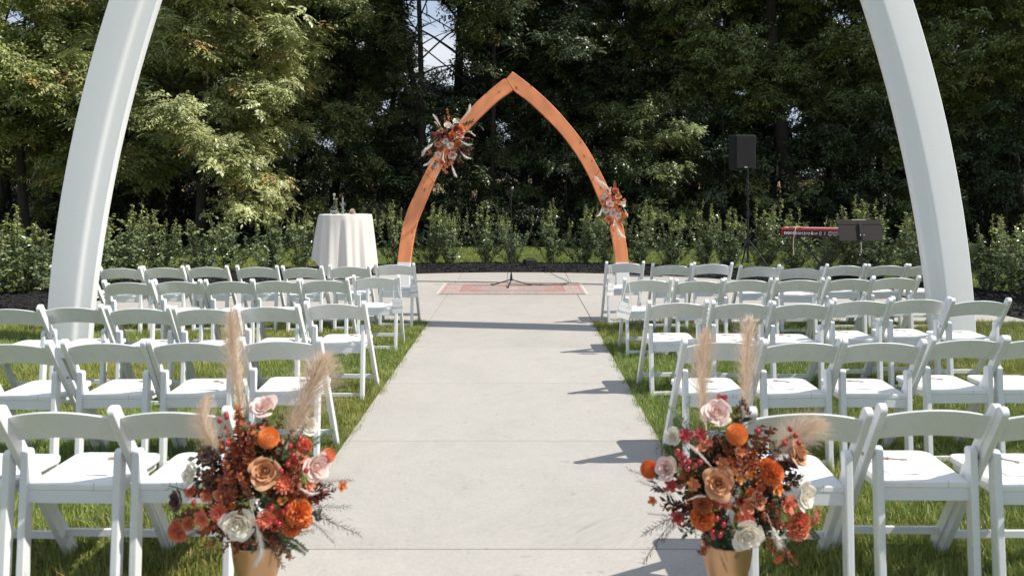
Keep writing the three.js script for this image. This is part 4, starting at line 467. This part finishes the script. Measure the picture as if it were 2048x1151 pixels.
function ruffleGeo() { const pos = []; for (let i = 0; i < 38; i++) { const y = 1 - 1.2 * i / 37, r = Math.sqrt(Math.max(0, 1 - y * y)), a = i * 2.39996, d = V(r * Math.cos(a), r * Math.sin(a), y), s = V(-Math.sin(a), Math.cos(a), 0), n = d.clone().cross(s), ph = rr(0, 6), tw = rr(-1.2, 1.2), S = s.clone().applyAxisAngle(d, tw), N = n.clone().applyAxisAngle(d, tw); gridPatch((u, v) => { const w = 0.12 + 0.32 * v, k = rr(0.97, 1.03), f = Math.sin(u * 6 + ph) * 0.12 * v; const p = d.clone().multiplyScalar((0.2 + 0.8 * v) * k).addScaledVector(S, u * w).addScaledVector(N, f + 0.08 * u * u).addScaledVector(d, -0.16 * u * u * v); return [p.x, p.y, p.z]; }, 6, 3, pos); } return smoothTris(pos); }
const geoms = { rose: [roseGeo(28, 1.1, 0.09), roseGeo(26, 1.0, 0.08), roseGeo(30, 1.25, 0.1), roseGeo(24, 0.9, 0.07)], bud: [roseGeo(13, 0.8), roseGeo(11, 0.95)], ball: [ballGeo()], mum: [mumGeo(3, 16, 0.13), mumGeo(3, 14, 0.15)], ruffle: [ruffleGeo(), ruffleGeo()], blossom: [mumGeo(2, 6, 0.34), mumGeo(2, 5, 0.4)] };
const petal = (r, g, b) => M(rgb(r, g, b), 0.6, { physical: true, transmission: 0.3, thickness: 0, sheen: 0.2, sheenRoughness: 0.6 });
const C = { blush: petal(0.88, 0.68, 0.62), white: petal(0.88, 0.83, 0.73), orange: petal(0.86, 0.36, 0.10), caramel: petal(0.66, 0.34, 0.17), coral: petal(0.78, 0.22, 0.12), rust: petal(0.60, 0.20, 0.07), brown: petal(0.17, 0.085, 0.06), peach: petal(0.82, 0.32, 0.17), red: petal(0.42, 0.045, 0.04), flame: petal(0.80, 0.26, 0.06), wine: petal(0.10, 0.016, 0.022) };
const berryMat = M(rgb(0.34, 0.012, 0.018), 0.18, { physical: true, clearcoat: 0.5 });
function sprigGeo(o) { const pos = [], col = [], st = []; const c = new THREE.CatmullRomCurve3([V(0, 0, 0), V(rr(-0.05, 0.05), 0.5, o.arc * 0.35), V(rr(-0.12, 0.12), 1, o.arc)]); // unit length along +y
  for (let i = 0; i < o.n; i++) { const t = o.t0 + (1 - o.t0) * i / (o.n - 1), p = c.getPoint(t), tan = c.getTangent(t), az = o.flat ? (i % 2 ? 0 : Math.PI) + rr(-0.3, 0.3) : i * 2.4, sd = V(Math.cos(az), 0, Math.sin(az)), d = sd.multiplyScalar(o.spread).addScaledVector(tan, 0.6).normalize(), k = rr(0.65, 1.3), cc = o.cols[rnd() * o.cols.length | 0]; leafTris(pos, col, p, d, V(rr(-0.4, 0.4), rr(0.2, 0.8), 1).normalize(), o.L * rr(0.7, 1.15) * (1 - 0.35 * t), o.W * rr(0.8, 1.15) * (1 - 0.3 * t), cc.map(v => v * k), 0.18, 0.2); }
  const stem = new THREE.TubeGeometry(c, 8, o.sr ?? 0.008, 4).toNonIndexed(), sc = o.stem ?? [0.05, 0.04, 0.025]; pos.push(...stem.attributes.position.array); for (let i = 0; i < stem.attributes.position.count; i++) col.push(...sc); return tris(pos, null, col); }
const S = {
  redleaf: [0, 1, 2].map(() => sprigGeo({ n: 34, t0: 0.12, L: 0.2, W: 0.14, spread: 0.9, arc: 0.1, cols: [[0.26, 0.045, 0.02], [0.36, 0.09, 0.025], [0.13, 0.022, 0.022], [0.42, 0.14, 0.03]] })),
  wine: [0, 1].map(() => sprigGeo({ n: 16, t0: 0.35, L: 0.36, W: 0.13, spread: 0.55, arc: 0.1, cols: [[0.06, 0.012, 0.016], [0.10, 0.022, 0.02]] })),
  green: [0, 1, 2].map(() => sprigGeo({ n: 20, t0: 0.15, L: 0.3, W: 0.14, spread: 0.9, arc: 0.16, cols: [[0.045, 0.075, 0.025], [0.06, 0.09, 0.03], [0.03, 0.05, 0.02]] })),
  fern: [0, 1].map(() => sprigGeo({ n: 60, t0: 0.1, L: 0.26, W: 0.05, spread: 1.3, arc: 0.25, flat: true, cols: [[0.06, 0.10, 0.03], [0.08, 0.12, 0.04]] })),
  dark: [0, 1].map(() => sprigGeo({ n: 46, t0: 0.08, L: 0.24, W: 0.022, spread: 0.8, arc: 0.3, cols: [[0.035, 0.03, 0.022], [0.05, 0.045, 0.03], [0.06, 0.03, 0.025]] })),
  coral: [0, 1].map(() => sprigGeo({ n: 22, t0: 0.2, L: 0.16, W: 0.13, spread: 0.9, arc: 0.1, cols: [[0.52, 0.12, 0.06], [0.6, 0.2, 0.08]] })) };
const sprigMat = M(0xffffff, 0.5, { physical: true, vertexColors: true, transmission: 0.15, thickness: 0 });
function plumeGeo(n, w, hl, droop, thick) { const pos = []; const c = new THREE.CatmullRomCurve3([V(0, 0, 0), V(0.02, 0.4, 0), V(0.05, 0.75, droop * 0.2), V(0.09, 1, droop)]);
  for (let i = 0; i < n; i++) { const t = 0.22 + 0.78 * Math.pow(rnd(), 0.85), p = c.getPoint(t), tan = c.getTangent(t), az = rr(0, 6.28), env = Math.pow(Math.sin(Math.PI * Math.min(1, 0.12 + (t - 0.22) / 0.78 * 0.86)), 0.7), L = hl * (0.35 + 0.65 * env) * rr(0.6, 1.2), sd = V(Math.cos(az), 0, Math.sin(az)), e1 = p.clone().addScaledVector(tan, L * 0.55).addScaledVector(sd, w * env * rr(0.3, 1.0)), e2 = e1.clone().addScaledVector(tan, L * rr(0.1, 0.6)).addScaledVector(sd, w * env * rr(0.0, 0.7)).add(V(0, -L * rr(0, 0.3), 0)); const h = V(-Math.sin(az), 0.2, Math.cos(az)).multiplyScalar(thick), f = (a, s) => a.clone().addScaledVector(h, s); const A = f(p, -0.5), B = f(p, 0.5), D = f(e1, -0.5), E = f(e1, 0.5); for (const q of [A, B, E, A, E, D, D, E, e2]) pos.push(q.x, q.y, q.z); }
  const st = new THREE.TubeGeometry(c, 10, 0.008, 5).toNonIndexed(); pos.push(...st.attributes.position.array); return tris(pos); }
const plumes = [0, 1].map(() => plumeGeo(1150, 0.17, 0.24, 0.12, 0.0034)), droopPlumes = [0, 1].map(() => plumeGeo(520, 0.13, 0.3, 0.25, 0.009)), fluffy = plumeGeo(1250, 0.26, 0.3, 0.2, 0.0036);
const plumeMat = M(rgb(0.80, 0.66, 0.52), 0.95, { physical: true, transmission: 0.4, thickness: 0 }), palePlume = M(rgb(0.90, 0.84, 0.77), 0.95, { physical: true, transmission: 0.35, thickness: 0 });
const Y = V(0, 1, 0), Zp = V(0, 0, 1);
function arranger(root, X0, Y0, R, d, bulge) { // photo points on a bulging cluster, in the root's axes
  const c = P(X0, Y0, d), loc = (x, y, off) => { const r = Math.min(1, Math.hypot(x - X0, y - Y0) / R), b = bulge * Math.sqrt(1 - r * r) + (off ?? 0); return P(x, y, d - b).sub(root.position); }; const cc = c.clone().sub(root.position).add(V(0, -0.02, -bulge * 0.6));
  const A = { loc,
    flower(kind, x, y, r, col, o = {}) { const p = loc(x, y, o.off), g = geoms[kind], f = mesh(o.name ?? { rose: 'rose', bud: 'small_rose', ball: 'dahlia', mum: 'chrysanthemum', ruffle: 'carnation', blossom: 'blossom' }[kind], g[rnd() * g.length | 0], col, root); f.position.copy(p); const dir = p.clone().sub(cc).normalize().add(V(o.fx ?? 0, o.fy ?? 0.12, 0.55 + (o.fz ?? 0))).normalize(); f.quaternion.setFromUnitVectors(Zp, dir).multiply(new THREE.Quaternion().setFromAxisAngle(Zp, rr(0, 6.28))); const s = r / F * d * (o.k ?? 0.94); f.scale.set(s, s, s * (o.sz ?? 1)); return f; },
    stick(geo, x0, y0, x1, y1, mat, name, o = {}) { const a = loc(x0, y0, o.o0 ?? -0.05), b = loc(x1, y1, o.o1 ?? 0), L = a.distanceTo(b), m = mesh(name, geo, mat, root); m.position.copy(a); m.quaternion.setFromUnitVectors(Y, b.clone().sub(a).normalize()).multiply(new THREE.Quaternion().setFromAxisAngle(Y, o.roll ?? rr(0, 6.28))); const w = L * (o.w ?? 1); m.scale.set(w, L, w); return m; },
    sprig(k, x0, y0, x1, y1, o) { const g = S[k]; return A.stick(g[rnd() * g.length | 0], x0, y0, x1, y1, sprigMat, { redleaf: 'red_leaf_sprig', wine: 'burgundy_leaf_sprig', green: 'green_leaf_sprig', fern: 'fern_frond', dark: 'feathery_sprig', coral: 'coral_leaf_sprig' }[k], o); },
    berry(x, y, r = 9) { const f = mesh('berry', berryGeo, berryMat, root); f.position.copy(loc(x, y, 0.03)); const s = r / F * d; f.scale.set(s, s * 1.15, s); return f; } };
  return A; }
const berryGeo = new THREE.SphereGeometry(1, 12, 9);
const UD = 2.9, gold = M(rgb(0.58, 0.35, 0.19), 0.42, { metalness: 0.75, bumpMap: tex(128, 128, (u, v) => { const b = 128 + 60 * tilingNoise(u, v, 12, 3); return [b, b, b]; }, false), bumpScale: 0.001 });
function urn(x, label) { const p = P(x, 1000, UD).setY(TOP), u = thing('urn', label, 'urn', p, 0, 'gold urns at the end of the aisle'); const h = EYE - (1078 - HY) / F * UD - TOP; const pr = [[0.0, 0.012], [0.062, 0.0], [0.068, 0.01], [0.05, 0.03], [0.026, 0.05], [0.022, 0.075], [0.032, h - 0.2], [0.052, h - 0.165], [0.070, h - 0.13], [0.083, h - 0.085], [0.089, h - 0.045], [0.0905, h - 0.02], [0.094, h - 0.006], [0.093, h], [0.088, h], [0.084, h - 0.02], [0.078, h - 0.07], [0, h - 0.14]].map(([r, y]) => new THREE.Vector2(r, y)); mesh('body', new THREE.LatheGeometry(pr, 56), gold, u); mesh('floral_foam', new THREE.CylinderGeometry(0.08, 0.08, 0.06, 24).translate(0, h - 0.04, 0), M(rgb(0.03, 0.05, 0.02), 1), u); return [p, h]; }
const fillers = (A, n, X0, Y0, R, kinds, len) => { for (let i = 0; i < n; i++) { const a = rr(0, 6.28), q = Math.sqrt(rnd()) * 0.8, x = X0 + Math.cos(a) * R * q, y = Y0 + Math.sin(a) * R * q * 0.95, l = len * rr(0.7, 1.2); A.sprig(kinds[rnd() * kinds.length | 0], X0 + (x - X0) * 0.35, Y0 + (y - Y0) * 0.35 + R * 0.15, x + Math.cos(a) * l * 0.45, y + Math.sin(a) * l * 0.45, { o0: -0.1, o1: rr(-0.1, 0.0) }); } };
{
  const [p] = urn(515, 'tapered gold urn on the draped table side of the aisle, holding flowers');
  const r = thing('flower_arrangement', 'full autumn bouquet with leaning pampas plumes in the urn on the draped table side', 'flower arrangement', p.clone().setY(EYE - (1078 - HY) / F * UD - 0.0), 0);
  const k = 1 / 2.2525, q = (x, y) => [320 + x * k, 640 + y * k], A = arranger(r, ...q(430, 760), 175, UD, 0.17);
  const f = (kind, x, y, rad, c, o) => A.flower(kind, ...q(x, y), rad * k, c, o), st = (g, a, b, c, d, m, n, o) => A.stick(g, ...q(a, b), ...q(c, d), m, n, o), sp = (n, a, b, c, d, o) => A.sprig(n, ...q(a, b), ...q(c, d), o);
  st(plumes[0], 400, 620, 278, 20, plumeMat, 'pampas_plume', { w: 0.75, roll: 0.4, o0: -0.1, o1: -0.12 }); st(fluffy, 520, 700, 690, 190, plumeMat, 'pampas_plume', { w: 1.0, roll: 0.2, o0: -0.08, o1: -0.1 }); st(fluffy, 330, 720, 140, 395, plumeMat, 'pampas_plume', { w: 0.8, roll: 2, o0: -0.1, o1: 0 }); st(droopPlumes[0], 405, 820, 478, 1085, palePlume, 'pampas_plume', { w: 0.5, o0: 0.04, o1: 0.05 }); st(droopPlumes[1], 600, 735, 690, 800, palePlume, 'pampas_plume', { w: 0.8, o0: 0, o1: 0.03 });
  f('rose', 465, 385, 60, C.blush, { fy: 0.5 }); f('rose', 672, 478, 52, C.white, { off: -0.12, fx: 0.4 }); f('ball', 487, 530, 49, C.orange); f('rose', 470, 680, 70, C.caramel, { off: 0.02 }); f('rose', 706, 662, 68, C.blush, { fx: 0.4, fy: -0.2 }); f('rose', 130, 695, 53, C.white, { fx: -0.5 }); f('rose', 64, 815, 52, C.brown, { fx: -0.4 }); f('rose', 210, 600, 38, C.brown); f('rose', 350, 922, 73, C.white, { off: 0.03, fy: 0 }); f('rose', 345, 425, 26, C.white, { off: -0.05 });
  f('mum', 475, 895, 46, C.coral, { off: 0.02 }); f('mum', 557, 733, 50, C.coral); f('mum', 265, 865, 48, C.coral, { off: 0.02 }); f('blossom', 190, 892, 50, C.coral); f('mum', 136, 770, 34, C.coral); f('ruffle', 88, 945, 55, C.peach); f('ruffle', 130, 915, 34, C.peach);
  f('ruffle', 622, 865, 62, C.flame); f('ruffle', 595, 930, 46, C.flame); f('ruffle', 650, 900, 38, C.flame); f('bud', 210, 796, 34, C.peach); f('bud', 268, 785, 36, C.peach); f('ruffle', 650, 565, 36, C.coral); f('ball', 757, 610, 34, C.peach); f('blossom', 640, 622, 28, C.peach); f('blossom', 820, 745, 28, C.rust); f('bud', 553, 812, 22, C.orange); f('blossom', 675, 745, 25, C.peach); f('blossom', 395, 640, 24, C.flame); f('blossom', 310, 690, 22, C.rust);
  for (const [a, b, c, d] of [[360, 720, 385, 395], [350, 700, 330, 430], [340, 720, 290, 520], [380, 760, 400, 520], [400, 780, 350, 580], [330, 790, 300, 630], [400, 720, 420, 470], [350, 640, 300, 480], [420, 820, 350, 690], [340, 820, 320, 700], [300, 880, 280, 700], [390, 660, 400, 470], [600, 800, 640, 600], [590, 720, 610, 560], [640, 690, 690, 560]]) sp('redleaf', a, b, c, d, { o0: 0, o1: rr(0, 0.04), w: 0.9 });
  for (const [a, b, c, d] of [[640, 820, 780, 770], [650, 790, 770, 740], [520, 560, 545, 440], [500, 540, 490, 440], [640, 800, 770, 800], [420, 740, 400, 640]]) sp('wine', a, b, c, d, { w: 0.8, o1: 0.01 });
  for (const [a, b, c, d] of [[600, 740, 630, 640], [460, 760, 450, 860], [540, 820, 590, 850], [390, 940, 430, 1010], [200, 880, 130, 860], [560, 600, 590, 500], [470, 470, 445, 400], [420, 850, 500, 800]]) sp('green', a, b, c, d, { w: 0.9 });
  for (const [a, b, c, d] of [[520, 960, 660, 1050], [560, 960, 680, 970], [640, 580, 780, 510], [600, 560, 640, 470], [150, 890, 40, 900]]) sp('fern', a, b, c, d, { w: 0.8, o1: 0.02 });
  for (const [a, b, c, d] of [[650, 850, 885, 950], [660, 840, 850, 870], [640, 880, 800, 960], [500, 980, 545, 1150], [510, 980, 500, 1100], [530, 970, 580, 1080], [700, 740, 860, 700], [690, 850, 790, 920], [180, 930, 90, 1010]]) sp('dark', a, b, c, d, { w: 0.7, o1: 0.03 });
  for (const [x, y] of [[268, 452], [297, 425], [300, 436], [545, 680], [500, 848], [523, 903], [536, 918], [556, 862], [575, 842], [585, 567], [630, 530], [612, 630], [658, 676], [150, 822], [305, 556], [575, 650], [600, 610]]) A.berry(...q(x, y), 5);
  for (let i = 0; i < 34; i++) { const t = rr(0, 6.28), R = 40 + 210 * Math.sqrt(rnd()); f(['blossom', 'mum', 'bud', 'ruffle'][rnd() * 4 | 0], 430 + Math.cos(t) * R, 760 + Math.sin(t) * R * 0.8, rr(18, 32), [C.rust, C.flame, C.coral, C.peach, C.red][rnd() * 5 | 0], { off: -0.05 }); }
  fillers(A, 120, ...q(430, 780), 155, ['green', 'redleaf', 'redleaf', 'dark', 'green', 'redleaf'], 55);
}
{
  const [p] = urn(1454, 'tapered gold urn on the loudspeaker side of the aisle, holding flowers');
  const r = thing('flower_arrangement', 'full autumn bouquet with two upright pampas plumes in the urn on the loudspeaker side', 'flower arrangement', p.clone().setY(EYE - (1078 - HY) / F * UD), 0);
  const k = 1 / 2.2535, q = (x, y) => [1250 + x * k, 640 + y * k], A = arranger(r, ...q(480, 740), 180, UD, 0.17);
  const f = (kind, x, y, rad, c, o) => A.flower(kind, ...q(x, y), rad * k, c, o), st = (g, a, b, c, d, m, n, o) => A.stick(g, ...q(a, b), ...q(c, d), m, n, o), sp = (n, a, b, c, d, o) => A.sprig(n, ...q(a, b), ...q(c, d), o);
  st(plumes[1], 385, 640, 300, 80, plumeMat, 'pampas_plume', { w: 0.85, roll: 0.4, o0: -0.1, o1: -0.12 }); st(plumes[0], 540, 620, 572, 0, plumeMat, 'pampas_plume', { w: 0.7, roll: 2.4, o0: -0.1, o1: -0.12 }); st(fluffy, 590, 720, 790, 445, plumeMat, 'pampas_plume', { w: 0.95, roll: 0.3, o0: -0.02, o1: -0.02 }); st(droopPlumes[0], 640, 870, 700, 1050, palePlume, 'pampas_plume', { w: 0.7, o0: 0.02, o1: 0.04 }); st(droopPlumes[1], 430, 700, 300, 560, palePlume, 'pampas_plume', { w: 0.4, o0: 0, o1: 0.02 }); st(droopPlumes[0], 240, 830, 350, 780, palePlume, 'pampas_plume', { w: 0.4, o0: 0.03, o1: 0.03 });
  f('rose', 415, 413, 64, C.blush, { fy: 0.2 }); f('ball', 505, 515, 50, C.orange); f('rose', 215, 525, 46, C.white, { off: -0.08, fx: -0.3 }); f('rose', 187, 667, 55, C.blush, { fx: -0.2 }); f('ball', 110, 672, 43, C.flame, { fx: -0.6 }); f('rose', 422, 735, 62, C.caramel, { off: 0.02 }); f('ruffle', 660, 690, 58, C.flame); f('ruffle', 640, 660, 40, C.flame); f('ruffle', 350, 890, 58, C.flame); f('ruffle', 350, 830, 46, C.rust); f('rose', 557, 973, 69, C.white, { off: 0.04, fy: 0 }); f('rose', 815, 790, 66, C.white, { fx: 0.1 }); f('rose', 790, 600, 55, C.caramel, { fx: 0.7, fy: 0.2 }); f('rose', 862, 890, 50, C.caramel, { fx: 0.5, fy: -0.2 }); f('ruffle', 770, 930, 64, C.peach); f('ruffle', 790, 900, 44, C.coral); f('bud', 605, 805, 40, C.peach); f('bud', 558, 838, 40, C.peach); f('blossom', 545, 882, 44, C.coral); f('blossom', 738, 825, 48, C.coral);
  f('blossom', 275, 520, 36, C.red); f('blossom', 340, 517, 32, C.red); f('blossom', 210, 745, 32, C.red); f('blossom', 310, 740, 32, C.rust); f('blossom', 240, 890, 36, C.red); f('blossom', 432, 810, 36, C.red); f('bud', 352, 567, 28, C.peach); f('blossom', 378, 550, 22, C.coral); f('blossom', 440, 645, 30, C.rust); f('blossom', 520, 595, 26, C.flame); f('blossom', 565, 695, 26, C.orange); f('blossom', 490, 683, 22, C.orange); f('blossom', 435, 360, 32, C.red); f('blossom', 520, 715, 24, C.orange); f('blossom', 125, 812, 24, C.rust); f('blossom', 690, 1075, 30, C.coral); f('blossom', 690, 760, 34, C.flame);
  for (const [a, b, c, d] of [[560, 740, 600, 590], [600, 800, 640, 880], [580, 760, 560, 600], [540, 720, 500, 580], [660, 800, 690, 900], [610, 760, 570, 660], [640, 1000, 690, 1070], [700, 560, 770, 500], [540, 640, 530, 560], [620, 950, 660, 1010], [470, 620, 430, 520], [480, 790, 470, 690], [410, 430, 440, 345], [690, 1010, 760, 1090]]) sp('redleaf', a, b, c, d, { o0: 0, o1: rr(0, 0.04), w: 0.9 });
  for (const [a, b, c, d] of [[230, 790, 130, 760], [210, 820, 100, 720], [500, 470, 520, 370], [650, 720, 640, 790], [560, 470, 540, 360], [260, 800, 190, 700], [590, 560, 600, 490], [700, 720, 720, 830]]) sp('wine', a, b, c, d, { w: 0.8, o1: 0.01 });
  for (const [a, b, c, d] of [[450, 830, 440, 900], [460, 880, 490, 930], [300, 700, 240, 740], [290, 680, 230, 600], [520, 1000, 510, 1070], [700, 850, 660, 790], [280, 880, 330, 960], [460, 560, 410, 500], [330, 640, 270, 640], [720, 700, 800, 720], [680, 640, 760, 690]]) sp('green', a, b, c, d, { w: 0.9 });
  for (const [a, b, c, d] of [[300, 500, 190, 340], [290, 480, 270, 350], [800, 920, 880, 1005], [300, 560, 230, 440], [600, 930, 660, 1000]]) sp('fern', a, b, c, d, { w: 0.8, o1: 0 });
  for (const [a, b, c, d] of [[260, 860, 45, 1040], [270, 850, 60, 960], [240, 880, 110, 900], [250, 900, 150, 990], [230, 730, 20, 720], [420, 1010, 440, 1130], [440, 1010, 460, 1080], [700, 560, 830, 500], [230, 800, 80, 700], [640, 1030, 700, 1090]]) sp('dark', a, b, c, d, { w: 0.7, o1: 0.03 });
  for (const [x, y] of [[238, 590], [236, 600], [250, 620], [268, 640], [285, 670], [320, 655], [340, 640], [262, 610], [290, 640], [255, 655], [415, 895], [445, 920], [430, 965], [395, 955], [720, 555], [785, 553], [770, 520], [745, 490], [600, 500], [400, 975]]) A.berry(...q(x, y), 5);
  for (let i = 0; i < 34; i++) { const t = rr(0, 6.28), R = 40 + 210 * Math.sqrt(rnd()); f(['blossom', 'mum', 'bud', 'ruffle'][rnd() * 4 | 0], 490 + Math.cos(t) * R, 740 + Math.sin(t) * R * 0.8, rr(18, 32), [C.rust, C.flame, C.coral, C.peach, C.red][rnd() * 5 | 0], { off: -0.05 }); }
  fillers(A, 120, ...q(480, 760), 155, ['green', 'redleaf', 'wine', 'dark', 'green', 'redleaf'], 55);
}
{ // the two clusters tied to the wooden arch
  const D = 13.52;
  const r = thing('arch_flower_cluster', 'larger hanging cluster of roses, orange blooms and pale plumes high on the wooden arch', 'flower arrangement', P(895, 285, WD - 0.08), 0, 'flower clusters on the wooden arch'); const k = 1 / 6.77, q = (x, y) => [820 + x * k, 200 + y * k], A = arranger(r, ...q(510, 590), 62, D, 0.2);
  const f = (kind, x, y, rad, c, o) => A.flower(kind, ...q(x, y), rad * k, c, o), st = (a, b, c, d, w = 0.7) => A.stick(droopPlumes[rnd() * 2 | 0], ...q(a, b), ...q(c, d), palePlume, 'pampas_plume', { w, o0: 0.03, o1: 0.12 }), sp = (n, a, b, c, d) => A.sprig(n, ...q(a, b), ...q(c, d), { o0: 0.02, o1: 0.06, w: 0.9 });
  for (const a of [[660, 330, 850, 100], [440, 400, 325, 220], [400, 370, 330, 290], [380, 520, 140, 720], [340, 560, 230, 680], [640, 520, 800, 635], [640, 640, 775, 815], [340, 720, 232, 900], [390, 850, 358, 1050], [540, 800, 605, 1045], [760, 380, 860, 480], [560, 560, 640, 500], [470, 660, 430, 830], [500, 420, 520, 300], [560, 400, 590, 310], [740, 420, 830, 440]]) st(...a);
  for (const [x, y, rad, c] of [[630, 282, 46, 'white'], [515, 338, 46, 'white'], [480, 553, 42, 'white'], [550, 617, 46, 'white'], [572, 742, 52, 'blush'], [378, 741, 42, 'white'], [335, 877, 44, 'white']]) f('rose', x, y, rad, C[c], { k: 1.08 });
  for (const [kd, x, y, rad, c] of [['rose', 415, 415, 38, 'caramel'], ['ruffle', 622, 378, 33, 'red'], ['ball', 693, 370, 40, 'orange'], ['ruffle', 565, 475, 44, 'flame'], ['rose', 372, 595, 38, 'caramel'], ['bud', 490, 710, 40, 'peach'], ['rose', 435, 838, 48, 'peach'], ['ruffle', 655, 590, 46, 'rust'], ['blossom', 345, 455, 30, 'red'], ['blossom', 665, 435, 36, 'coral'], ['blossom', 700, 450, 34, 'red'], ['blossom', 615, 640, 34, 'coral'], ['blossom', 545, 855, 34, 'coral'], ['blossom', 490, 895, 28, 'peach'], ['blossom', 490, 972, 26, 'coral'], ['blossom', 458, 935, 26, 'peach'], ['blossom', 415, 665, 28, 'red'], ['blossom', 550, 540, 30, 'red'], ['blossom', 270, 700, 26, 'coral'], ['blossom', 480, 810, 30, 'rust'], ['blossom', 430, 550, 28, 'rust'], ['blossom', 480, 500, 28, 'red'], ['blossom', 720, 410, 26, 'peach'], ['blossom', 650, 490, 28, 'coral'], ['blossom', 340, 510, 24, 'red']]) f(kd, x, y, rad, C[c], { k: 1.08 });
  for (const a of [[530, 330, 525, 115], [480, 330, 455, 210], [330, 700, 195, 750], [330, 720, 240, 700], [740, 490, 860, 530], [700, 500, 800, 520], [400, 460, 310, 440], [560, 260, 575, 200], [640, 470, 740, 460], [430, 880, 410, 970], [560, 860, 570, 910]]) sp('coral', ...a);
  for (const a of [[480, 430, 400, 440], [600, 430, 640, 520], [420, 520, 350, 480], [460, 790, 520, 820], [540, 680, 640, 690], [580, 520, 560, 420], [450, 600, 400, 650], [400, 560, 420, 480]]) sp('redleaf', ...a);
  for (const a of [[700, 360, 860, 270], [720, 340, 820, 300], [500, 600, 430, 640], [540, 660, 600, 660], [380, 800, 280, 930], [560, 580, 500, 640], [480, 620, 420, 700], [690, 300, 620, 230], [600, 820, 640, 780], [400, 380, 370, 340], [560, 740, 640, 760]]) sp('green', ...a);
  for (let i = 0; i < 30; i++) { const t = rr(0, 6.28), R = 270 * Math.sqrt(rnd()); f(['blossom', 'bud', 'rose'][rnd() * 3 | 0], 510 + Math.cos(t) * R * 0.75, 590 + Math.sin(t) * R * 1.1, rr(24, 38), [C.rust, C.white, C.coral, C.white, C.blush, C.peach][rnd() * 6 | 0], { off: -0.06 }); }
  fillers(A, 60, ...q(510, 590), 52, ['green', 'redleaf', 'wine'], 18);
}
{
  const D = 13.52, r = thing('arch_flower_cluster', 'smaller cluster of pale roses and orange blooms low on the wooden arch by the loudspeaker', 'flower arrangement', P(1226, 418, WD - 0.08), 0, 'flower clusters on the wooden arch'); const k = 1 / 2.503, q = (x, y) => [1140 + x * k, 240 + y * k], A = arranger(r, ...q(218, 435), 42, D, 0.18);
  const f = (kind, x, y, rad, c, o) => A.flower(kind, ...q(x, y), rad * k, c, o), st = (a, b, c, d, w = 0.8) => A.stick(droopPlumes[rnd() * 2 | 0], ...q(a, b), ...q(c, d), palePlume, 'pampas_plume', { w, o0: 0.03, o1: 0.12 }), sp = (n, a, b, c, d) => A.sprig(n, ...q(a, b), ...q(c, d), { o0: 0.02, o1: 0.06, w: 0.9 });
  for (const a of [[195, 370, 125, 292], [210, 370, 160, 300], [218, 480, 250, 595], [235, 530, 258, 590], [165, 420, 150, 485], [262, 430, 290, 480], [225, 480, 222, 530], [205, 390, 195, 340]]) st(...a);
  for (const [kd, x, y, rad, c] of [['rose', 173, 380, 14, 'white'], ['rose', 200, 418, 18, 'blush'], ['rose', 265, 418, 14, 'white'], ['rose', 180, 452, 16, 'white'], ['rose', 217, 462, 18, 'blush'], ['rose', 243, 478, 16, 'white'], ['rose', 190, 348, 15, 'caramel'], ['rose', 242, 378, 17, 'caramel'], ['ruffle', 228, 355, 17, 'peach'], ['bud', 243, 410, 15, 'orange'], ['ball', 266, 476, 14, 'orange'], ['bud', 215, 390, 15, 'coral'], ['rose', 195, 495, 17, 'peach'], ['bud', 212, 510, 15, 'orange'], ['blossom', 228, 430, 14, 'rust'], ['blossom', 185, 392, 10, 'red'], ['blossom', 250, 450, 12, 'coral'], ['blossom', 162, 408, 10, 'rust'], ['blossom', 272, 400, 9, 'coral'], ['blossom', 255, 500, 11, 'rust'], ['blossom', 180, 430, 9, 'red']]) f(kd, x, y, rad, C[c], { k: 1.08 });
  for (const a of [[222, 350, 220, 303], [228, 345, 232, 315], [190, 540, 185, 560], [215, 520, 205, 545], [255, 400, 280, 395]]) sp('coral', ...a);
  for (const a of [[200, 440, 160, 440], [230, 440, 270, 440], [210, 500, 195, 545], [240, 500, 255, 540], [180, 500, 160, 500]]) sp('redleaf', ...a);
  for (const a of [[170, 370, 150, 385], [250, 360, 272, 355], [240, 450, 285, 460], [180, 470, 155, 465], [250, 510, 275, 520], [200, 370, 170, 345]]) sp('green', ...a);
  for (let i = 0; i < 22; i++) { const t = rr(0, 6.28), R = 90 * Math.sqrt(rnd()); f(['blossom', 'bud', 'rose'][rnd() * 3 | 0], 218 + Math.cos(t) * R * 0.6, 435 + Math.sin(t) * R * 1.0, rr(9, 14), [C.rust, C.coral, C.white, C.blush, C.peach][rnd() * 5 | 0], { off: -0.06 }); }
  fillers(A, 40, ...q(218, 435), 30, ['green', 'redleaf', 'wine'], 12);
}
{ // single rose lying on the table
  const g = thing('table_rose', 'pale pink rose head lying on the ivory tablecloth beside the decanter', 'rose', V((707 - CX) / F * TD, TH + 0.045, -TD + 0.12)); const f = mesh('bloom', geoms.rose[0], C.blush, g); f.scale.setScalar(0.058); f.rotation.set(0.2, -0.3, 0); const l = mesh('leaf', S.green[0], sprigMat, g); l.scale.setScalar(0.1); l.rotation.z = 1.1; l.position.set(-0.0, -0.03, 0);
}
renderer.render(scene, camera);
